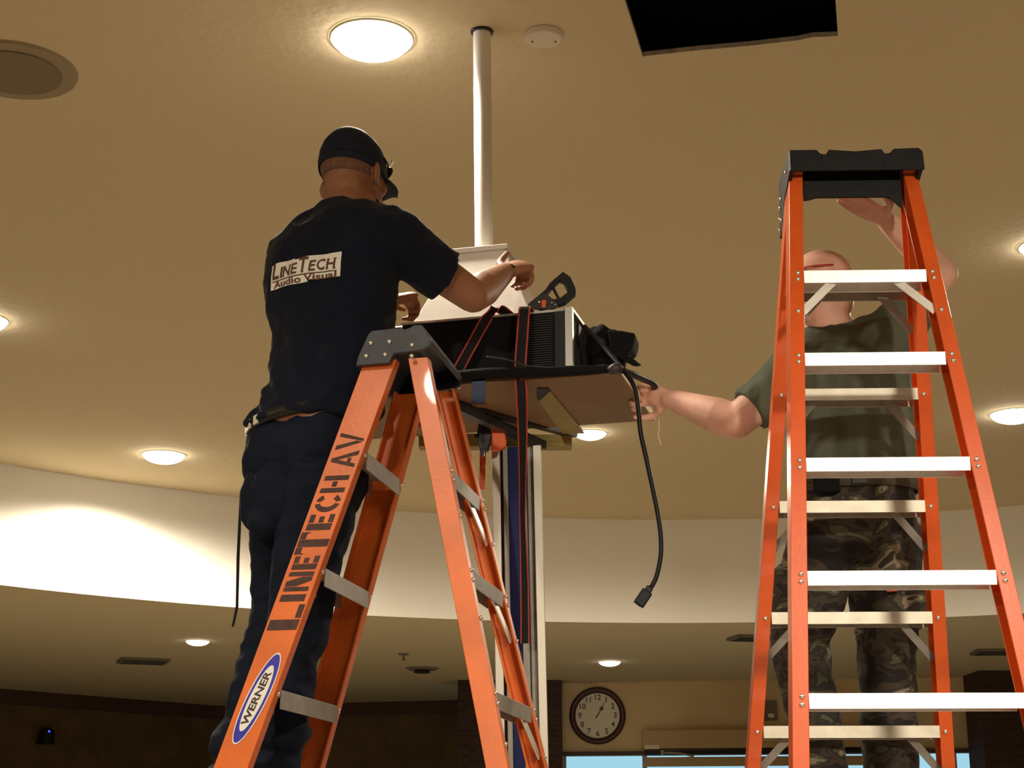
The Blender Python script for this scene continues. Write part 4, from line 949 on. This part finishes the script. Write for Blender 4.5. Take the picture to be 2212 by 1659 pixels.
# cap
cp_ = MB(); H = lambda x, y, z: hc1 + RH1 @ Vector((x, y, z))
nn = 40
def caprings(g):
    rr = []
    for t in [0, .12, .25, .4, .55, .7, .82, .91, .97, 1.0]:
        a = math.radians(-14 + 104 * t) if t < 1 else PI / 2 - 0.01
        rr.append([H((0.083 + g) * math.cos(a) * math.cos(2 * PI * i / nn), -0.010 + (0.102 + g) * math.cos(a) * math.sin(2 * PI * i / nn), 0.034 - 0.008 * math.sin(2 * PI * i / nn) + (0.102 + g) * math.sin(a)) for i in range(nn)])
    return rr
cp_.rings(caprings(0.004) , cap=True)
capo = build('cap', cp_, M['cap_navy'], MAN1, smooth=True)
br = MB(); n = 18; top_ = []; bot_ = []
for j, (yy, wf) in enumerate([(0.068, 1.0), (0.095, 1.02), (0.125, 0.98), (0.148, 0.85), (0.162, 0.55)]):
    rw = []; 
    for i in range(n + 1):
        u_ = -1 + 2 * i / n; x = u_ * 0.072 * wf; z = 0.028 - 0.020 * u_ * u_ - (yy - 0.068) * 0.10; y = yy - 0.030 * u_ * u_ * (1 if j < 4 else 0.6)
        rw.append((x, y, z))
    top_.append([H(*p) for p in rw]); bot_.append([H(p[0], p[1], p[2] - 0.004) for p in rw])
vs = [p for rw in top_ for p in rw] + [p for rw in bot_ for p in rw]; m_ = n + 1; K = 5 * m_; fs = []
for j in range(4):
    for i in range(n):
        fs.append([j * m_ + i, j * m_ + i + 1, (j + 1) * m_ + i + 1, (j + 1) * m_ + i]); fs.append([K + j * m_ + i, K + (j + 1) * m_ + i, K + (j + 1) * m_ + i + 1, K + j * m_ + i + 1])
for i in range(n):
    fs.append([i, K + i, K + i + 1, i + 1]); fs.append([4 * m_ + i, 4 * m_ + i + 1, K + 4 * m_ + i + 1, K + 4 * m_ + i])
for j in range(4):
    fs.append([j * m_, (j + 1) * m_, K + (j + 1) * m_, K + j * m_]); fs.append([j * m_ + n, K + j * m_ + n, K + (j + 1) * m_ + n, (j + 1) * m_ + n])
br.add(vs, fs); build('brim', br, M['cap_navy'], capo, smooth=True)
build('cap_button', MB().ball(H(0, -0.010, 0.140), (0.008, 0.008, 0.005), RH1, n=12), M['cap_navy'], capo, smooth=True)
build('cap_band', MB().rings([[H(0.0878 * k2 * math.cos(2 * PI * i / nn), -0.010 + 0.1065 * k2 * math.sin(2 * PI * i / nn), z - 0.008 * math.sin(2 * PI * i / nn)) for i in range(nn)] for k2, z in ((0.975, 0.006), (0.995, 0.018), (1.0, 0.030), (0.985, 0.026))], cap=False), M['cap_navy'], capo, smooth=True)
g = MB(); g.tube([H(0.0845, 0.02, 0.050), H(0.070, 0.056, 0.052), H(0.050, 0.080, 0.054)], 0.003, 8)
gl = build('sunglasses', g, M['black'], MAN1, smooth=True, label='dark sunglasses pushed up on the cap')
for s in (-1, 1):
    build('glasses_lens', MB().ball(H(s * 0.034, 0.097, 0.054), (0.026, 0.009, 0.018), RH1 @ Matrix.Rotation(s * -0.25, 3, 'Z'), n=18), M['capblack'], gl, smooth=True)
build('temple', MB().bar(H(0.072, 0.072, 0.074), H(0.052, 0.094, 0.074), 0.006, 0.003, RH1 @ Vector((0, 0, 1))), M['steel'], gl)
# T-shirt
mb = MB(); torso(mb, rows1[1:], r1, f1, 0.006)
mb.tube([at(749, 456, 4.32), at(740, 490, 4.31)], [.080, .10], 20, sub=1)
sl_end = shR.lerp(elR, 0.63)
mb.tube([at(800, 505, 4.25), shR + Vector((0, 0, 0.012)), shR.lerp(elR, 0.30), sl_end], [.085, .083, .078, .076], 22)
mb.tube([at(672, 530, 4.36), shL + Vector((0.0, 0, 0.0)), shL.lerp(elL, 0.4), shL.lerp(elL, 0.80)], [.080, .074, .071, .068], 22)
def wr1(p):
    v = folds(0.015, 7, 7, 9, 0.002, 35)(p)
    # pulls running from the reaching shoulder down to the waist
    q = (p - shR); v += 0.006 * math.sin(70 * (q.z * 0.7 + q.dot(r1) * 0.9) + 5 * noise.noise(p * 6)) * max(0.0, min(1, (-q.z - 0.12) * 4)) * 0.8
    return v
shirt1 = remeshed('shirt', mb, M['shirt_navy'], MAN1, 0.0075, 5, wrinkle=wr1)
# printed patch on the back
OFF1 = OFF[MAN1.name]
bvh = BVHTree.FromPolygons([v.co + OFF1 for v in shirt1.data.vertices], [p.vertices[:] for p in shirt1.data.polygons])
pcen = at(650, 584, 4.0); pr_ = (r1 + Vector((0, 0, -0.02))).normalized(); pu_ = Vector((0, 0, 1))
pcn = Vector((pcen.x, pcen.y, pcen.z)); PCX = pcn + Vector((0, 0, 0))
def onshirt(u_, v_, off):
    o = PCX + pr_ * u_ + pu_ * v_ - f1 * 0.4
    h_, nrm, _, _ = bvh.ray_cast(o, f1)
    if h_ is None: h_ = PCX + pr_ * u_ + pu_ * v_ + f1 * 0.2
    return h_ - f1 * off
# shift so that the patch centre lies where the back is seen through it
for _ in range(6):
    p = onshirt(0, 0, 0); q_ = p - Vector((0, 0, EYE)); d_ = q_.y * math.cos(PITCH) + q_.z * math.sin(PITCH)
    ex = (652 - (1106 + FPX * q_.x / d_)) / FPX * d_; ez = ((829.5 - FPX * (-q_.y * math.sin(PITCH) + q_.z * math.cos(PITCH)) / d_) - 582) / FPX * d_
    PCX = PCX + pr_ * ex * 0.9 + Vector((0, 0, ez * 0.9))
PW, PH = 0.236, 0.078
nu, nv = 44, 16; vs = []; fs = []
for j in range(nv + 1):
    for i in range(nu + 1):
        u_, v_ = -PW / 2 + PW * i / nu, -PH / 2 + PH * j / nv
        if j == nv and (i in (0, 1, 2) or 17 <= i <= 23): v_ -= 0.004
        if j == 0 and i > nu * 0.6: v_ += 0.006
        vs.append(onshirt(u_, v_, 0.0022))
for j in range(nv):
    for i in range(nu): fs.append([j * (nu + 1) + i, j * (nu + 1) + i + 1, (j + 1) * (nu + 1) + i + 1, (j + 1) * (nu + 1) + i])
patch = build('shirt_print', MB().add(vs, fs), M['shirtpatch'], MAN1, smooth=True, label='cream printed panel')
def shirt_text(body, u0, u1, v0, v1, bold, vmin=None):
    vs, fs = text_poly(body, 1.0, bold=0.022, maxlen=0.10)
    x0, x1 = min(v[0] for v in vs), max(v[0] for v in vs); y0, y1 = min(v[1] for v in vs), max(v[1] for v in vs)
    P = []
    for x, y in vs:
        v_ = v0 + (v1 - v0) * (y - y0) / (y1 - y0)
        if vmin is not None: v_ = max(v_, vmin)
        P.append(onshirt(u0 + (u1 - u0) * (x - x0) / (x1 - x0), v_, 0.0036))
    build('shirt_lettering', MB().add(P, fs), M['shirtink'], patch, recalc=False)
def serif_bar(us, v, w_=0.010, h=0.0028):
    pass
base = -0.010
xs = -PW / 2 + 0.007
for ch, w_, hgt in (('L', .030, .046), ('I', .009, .033), ('N', .033, .033), ('E', .023, .033), ('T', .035, .047), ('E', .023, .033), ('C', .027, .034), ('H', .030, .033)):
    shirt_text(ch, xs, xs + w_ * 0.86, base, base + hgt, 0.0)
    if ch in 'LINTH':       # little slab serifs
        for uu in ({'L': (.12,), 'I': (.5,), 'N': (.08, .92), 'T': (.5,), 'H': (.08, .92)}[ch]):
            c_ = xs + w_ * 0.86 * uu
            for vv in (base, base + hgt - 0.0022):
                P = [onshirt(c_ + a * 0.0048, vv + b_ * 0.0022, 0.0034) for a, b_ in ((-1, 0), (1, 0), (1, 1), (-1, 1))]
                build('shirt_lettering', MB().add(P, [[0, 1, 2, 3]]), M['shirtink'], patch, recalc=False)
    xs += w_ * 0.985 + 0.0015
n_ = 30; vs = [onshirt(-PW / 2 + 0.006 + (PW - 0.016) * i / n_, base - 0.0045 - b_ * 0.003, 0.0034) for b_ in (0, 1) for i in range(n_ + 1)]
build('shirt_line', MB().add(vs, [[i, i + 1, n_ + 2 + i, n_ + 1 + i] for i in range(n_)]), M['shirtink'], patch, recalc=False)
shirt_text('Audio Visual', -PW / 2 + 0.012, PW / 2 - 0.010, -0.037, -0.017, 0.0)
# trousers, belt, pocket, strap
mb = MB()
torso(mb, [(at(672, 915, 4.29), .170, .118), (at(662, 950, 4.29), .176, .124), (at(658, 1000, 4.29), .180, .130), (at(664, 1060, 4.30), .172, .125), (at(668, 1110, 4.30), .130, .105)], r1, f1)
fwd = r1 * 0 + f1
mb.tube([hipL, hipL.lerp(kneeL, 0.35), hipL.lerp(kneeL, 0.75), kneeL, kneeL.lerp(ankL, 0.3), kneeL.lerp(ankL, 0.6), kneeL.lerp(ankL, 0.82), kneeL.lerp(ankL, 0.93), ankL + Vector((0, 0, 0.0))], [.112, .106, .090, .086, .082, .078, .088, .080, .092], 24)
mb.tube([hipR, hipR.lerp(kneeR, 0.35), hipR.lerp(kneeR, 0.75), kneeR + Vector((0.012, 0, 0)), kneeR.lerp(ankR, 0.3), kneeR.lerp(ankR, 0.6), kneeR.lerp(ankR, 0.82), kneeR.lerp(ankR, 0.93), ankR + Vector((0, 0, 0.0))], [.112, .104, .088, .084, .078, .074, .086, .078, .090], 24)
def wr2(p):
    low = max(0.0, min(1, (2.15 - p.z) * 3))
    return folds(0.011, 6, 6, 11, 0.002, 40, 3.1)(p) + low * 0.012 * math.sin(55 * p.z + 6 * noise.noise(p * 7))
pants1 = remeshed('trousers', mb, M['pants_navy'], MAN1, 0.008, 5, wrinkle=wr2)
pk = MB(); pk.ball(at(560, 1080, 4.27), (0.055, 0.05, 0.095), n=20); pk.ball(at(575, 1125, 4.23), (0.050, 0.05, 0.05), n=20); pk.ball(at(600, 1060, 4.20), (0.07, 0.045, 0.085), n=20)
remeshed('cargo_pocket', pk, M['pants_navy'], pants1, 0.007, 6, wrinkle=folds(0.006, 14, 14, 14))
# belt: follows the waist
bc_ = at(664, 918, 4.29); nb = 60; bt = MB()
def beltring(g, z): return [bc_ + r1 * math.cos(2 * PI * i / nb) * (.172 + g) + f1 * math.sin(2 * PI * i / nb) * (.122 + g) + Vector((0, 0, z + 0.009 + 0.021 * math.cos(2 * PI * i / nb))) for i in range(nb)]
bt.rings([beltring(0.002, -0.016), beltring(0.009, -0.016), beltring(0.009, 0.014), beltring(0.002, 0.014)], cap=False)
belt = build('belt', bt, M['leather'], MAN1, smooth=True)
for i0, i1 in ((32.5, 34.2), (35.2, 38.6), (40.0, 41.0)):
    q_ = []
    for g_ in (0.009, 0.0145):
        q_.append([bc_ + r1 * math.cos(2 * PI * i / nb) * (.172 + g_) + f1 * math.sin(2 * PI * i / nb) * (.122 + g_) + Vector((0, 0, z + 0.009 + 0.021 * math.cos(2 * PI * i / nb))) for i, z in ((i0, -0.013), (i1, -0.013), (i1, 0.012), (i0, 0.012))])
    build('belt_stud', MB().hexa(q_[0], q_[1]), M['trimwhite'], belt, label='shiny metal plate')
build('hanging_strap', MB().hexa([at(536, 1020, 4.42), at(518, 1062, 4.42), at(511, 1200, 4.42), at(509, 1310, 4.42), at(500, 1356, 4.42), at(506, 1352, 4.42), at(515, 1312, 4.42), at(518, 1200, 4.42), at(524, 1062, 4.42), at(548, 1020, 4.42)],
      [at(536, 1020, 4.424), at(518, 1062, 4.424), at(511, 1200, 4.424), at(509, 1310, 4.424), at(500, 1356, 4.424), at(506, 1352, 4.424), at(515, 1312, 4.424), at(518, 1200, 4.424), at(524, 1062, 4.424), at(548, 1020, 4.424)]), M['strapb'], pants1)
shoe(MAN1, ankL, r1 * 0.8 + f1 * 0.6); shoe(MAN1, ankR, r1 * 0.8 + f1 * 0.6)
wbd = MB(); wd1 = (at(1122, 562, 4.70) - wrR).normalized()
wbd.tube([wrR + wd1 * 0.004, wrR + wd1 * 0.016], [.0305, .0305], 18, flat=(wd1.cross(Vector((0.15, 0.25, -1))), 0.78), sub=1)
build('wristband', wbd, M['black'], MAN1, smooth=True)

# ----------------------------------------------------------------- bald man on the right ladder
f2 = Vector((-0.22, -0.975, 0)).normalized(); r2 = Vector((-f2.y, f2.x, 0))    # r2 points to picture right
if r2.x < 0: r2 = -r2
MAN2 = thing('person', 'bald person in olive T-shirt and camouflage trousers on the right ladder', 'person', Vector((0.98, 4.83, 1.645)))
hc2 = at(1772, 618, 4.68); fh2 = Vector((-0.97, -0.24, 0)); RH2 = Rdir(fh2, 0.10, 0.0)
rows2 = [(at(1790, 690, 4.70), .060, .060), (at(1806, 712, 4.71), .105, .075), (at(1818, 745, 4.71), .165, .10), (at(1826, 800, 4.71), .186, .118), (at(1838, 880, 4.72), .180, .125), (at(1847, 960, 4.73), .176, .128), (at(1852, 1048, 4.74), .180, .132)]
sR2, eR2, wR2 = at(1722, 800, 4.70), at(1590, 912, 4.70), at(1448, 862, 4.82)
sL2, eL2, wL2 = at(1922, 720, 4.62), at(2036, 590, 4.58), at(1912, 474, 4.44)
hR2, kR2, aR2 = at(1788, 1130, 4.76), at(1728, 1395, 4.84), at(1790, 1735, 4.87)
hL2, kL2, aL2 = at(1908, 1130, 4.76), at(1915, 1400, 4.84), at(1926, 1735, 4.87)
aR2.z = aL2.z = 1.645 + 0.090
mb = MB(); head(mb, hc2, RH2, 1.04)
mb.tube([hc2 + RH2 @ Vector((0, -0.035, -0.03)), at(1784, 668, 4.69), at(1790, 705, 4.70), at(1806, 745, 4.71)], [.064, .066, .076, .10], 20)
torso(mb, rows2[2:] + [(at(1850, 1110, 4.75), .165, .115), (at(1850, 1150, 4.75), .15, .105)], r2, f2, -0.014)
mb.tube([sR2, (sR2 + eR2) / 2, eR2], [.060, .058, .052], 18, round_ends=True)
mb.tube([eR2, eR2.lerp(wR2, 0.28), eR2.lerp(wR2, 0.65), wR2], [.053, .056, .043, .031], 18, round_ends=True)
mb.tube([sL2, (sL2 + eL2) / 2, eL2], [.060, .055, .047], 18, round_ends=True)
mb.tube([eL2, eL2.lerp(wL2, 0.3), eL2.lerp(wL2, 0.7), wL2], [.046, .048, .038, .029], 18, round_ends=True)
for hp, kn, an in ((hR2, kR2, aR2), (hL2, kL2, aL2)):
    mb.tube([hp, hp.lerp(kn, 0.5), kn, kn.lerp(an, 0.35), kn.lerp(an, 0.8), an - Vector((0, 0, 0.03))], [.088, .076, .056, .054, .040, .036], 18, round_ends=True)
    mb.tube([an - Vector((0, 0, 0.03)), an - Vector((0, 0, 0.045)) + f2 * 0.12], [.028, .018], 12, round_ends=True)
hand_mesh(mb, wR2, at(1402, 850, 4.86) - wR2, Vector((-0.15, -0.75, -0.6)), -1, curls=[1.0, 1.05, 1.1, 1.15], k=1.08, tc=0.9)
hand_mesh(mb, wL2, at(1850, 440, 4.37) - wL2, Vector((-0.1, 0.0, 1)), -1, curls=[-0.02, 0.0, 0.02, 0.05], k=1.08, tc=0.2)
body2 = remeshed('body', mb, M['skin2'], MAN2, 0.0048, 4)
eyes(body2, hc2, RH2, 1.04)
G = lambda x, y, z: hc2 + RH2 @ (Vector((x, y, z)) * 1.04)
g = MB(); g.tube([G(0.079, 0.02, 0.038), G(0.078, 0.05, 0.036), G(0.064, 0.090, 0.032)], 0.0028, 8)
gl = build('eyeglasses', g, M['strapr'], MAN2, smooth=True, label='dark red framed glasses')
build('temple_tip', MB().tube([G(0.0815, -0.010, 0.038), G(0.0815, 0.018, 0.038)], 0.0062, 10, round_ends=True, sub=1), M['clamporange'], gl, smooth=True)
build('temple', MB().tube([G(-0.081, -0.01, 0.038), G(-0.078, 0.05, 0.036), G(-0.064, 0.090, 0.032)], 0.0028, 8), M['strapr'], gl, smooth=True)
for s in (-1, 1):
    ri = MB(); ri.rings([[G(s * 0.033 + (0.024 + a) * math.cos(2 * PI * i / 24), 0.099 - 0.010 * abs(s * 0.6 + math.cos(2 * PI * i / 24) * s * 0.3) + b_, 0.010 + (0.017 + a) * math.sin(2 * PI * i / 24)) for i in range(24)] for a, b_ in ((0, 0), (0.0025, 0), (0.0025, 0.003), (0, 0.003), (0, 0))], cap=False)
    build('glasses_rim', ri, M['strapr'], gl, smooth=True)
build('glasses_bridge', MB().tube([G(-0.010, 0.100, 0.014), G(0, 0.106, 0.017), G(0.010, 0.100, 0.014)], 0.002, 8), M['strapr'], gl, smooth=True)
# olive T-shirt
mb = MB(); torso(mb, rows2[1:], r2, f2, 0.006)
mb.tube([at(1765, 775, 4.70), sR2 + Vector((0, 0, 0.008)), sR2.lerp(eR2, 0.45), sR2.lerp(eR2, 0.78)], [.085, .080, .074, .074], 22)
mb.tube([at(1870, 745, 4.68), sL2 + Vector((0, 0, -0.01)), sL2.lerp(eL2, 0.45), sL2.lerp(eL2, 0.55)], [.090, .086, .074, .072], 22)
def wr3(p):
    v = folds(0.010, 12, 9, 4, 0.002, 35, 7.7)(p)
    return v + 0.006 * math.sin(75 * p.x + 10 * noise.noise(Vector((p.x * 4, p.y * 4, p.z * 2)))) * max(0, min(1, (3.0 - p.z) * 4))
shirt2 = remeshed('shirt', mb, M['shirt_olive'], MAN2, 0.0075, 5, wrinkle=wr3)
mb = MB()
torso(mb, [(at(1852, 1030, 4.74), .168, .120), (at(1850, 1080, 4.75), .174, .126), (at(1850, 1130, 4.75), .178, .130), (at(1850, 1180, 4.76), .160, .122), (at(1850, 1215, 4.76), .13, .10)], r2, f2)
mb.tube([hR2, hR2.lerp(kR2, 0.4), hR2.lerp(kR2, 0.75), kR2, kR2.lerp(aR2, 0.3), kR2.lerp(aR2, 0.65), kR2.lerp(aR2, 0.88)], [.108, .106, .096, .088, .080, .078, .070], 24)
mb.tube([hL2, hL2.lerp(kL2, 0.4), hL2.lerp(kL2, 0.75), kL2, kL2.lerp(aL2, 0.3), kL2.lerp(aL2, 0.65), kL2.lerp(aL2, 0.88)], [.110, .108, .100, .090, .082, .086, .076], 24)
pants2 = remeshed('trousers', mb, M['camo'], MAN2, 0.008, 5, wrinkle=folds(0.012, 7, 7, 12, 0.002, 40, 1.3))
for x_, Y_ in ((1692, 4.80), (1976, 4.82)):
    pk = MB(); pk.ball(at(x_, 1290, Y_), (0.042, 0.07, 0.10), n=20)
    remeshed('cargo_pocket', pk, M['camo'], pants2, 0.007, 5, wrinkle=folds(0.006, 14, 14, 14))
build('pocket_tab', MB().hexa([at(x, y, 4.665) for x, y in [(1915, 1268), (1940, 1268), (1940, 1277), (1915, 1279)]], [at(x, y, 4.70) for x, y in [(1915, 1268), (1940, 1268), (1940, 1277), (1915, 1279)]]), M['strapr'], pants2, label='small red tab')
bc2 = at(1851, 1052, 4.745); bt = MB()
b2r = lambda g_, z: [bc2 + r2 * math.cos(2 * PI * i / nb) * (.172 + g_) + f2 * math.sin(2 * PI * i / nb) * (.126 + g_) + Vector((0, 0, z)) for i in range(nb)]
bt.rings([b2r(0.002, -0.022), b2r(0.011, -0.022), b2r(0.011, 0.022), b2r(0.002, 0.022)], cap=False)
belt2 = build('belt', bt, M['belt2'], MAN2, smooth=True)
build('buckle', MB().box(bc2 + f2 * 0.141 + r2 * 0.01, (0.045, 0.006, 0.04), Matrix((r2, f2, Vector((0, 0, 1)))).transposed()), M['mastgap'], belt2, bevel=0.002)
build('belt_pouch', MB().box(bc2 + f2 * 0.140 - r2 * 0.085 - Vector((0, 0, 0.008)), (0.075, 0.03, 0.07), Matrix((r2, f2, Vector((0, 0, 1)))).transposed()), M['cloth'], belt2, bevel=0.006)
shoe(MAN2, aR2, f2 + r2 * -0.15); shoe(MAN2, aL2, f2 + r2 * 0.1)
for kn, an in ((kR2, aR2), (kL2, aL2)):
    bo_ = MB(); bo_.tube([kn.lerp(an, 0.70), kn.lerp(an, 0.85), an], [.060, .060, .058], 20)
    build('boot_shaft', bo_, M['leather'], MAN2, smooth=True)
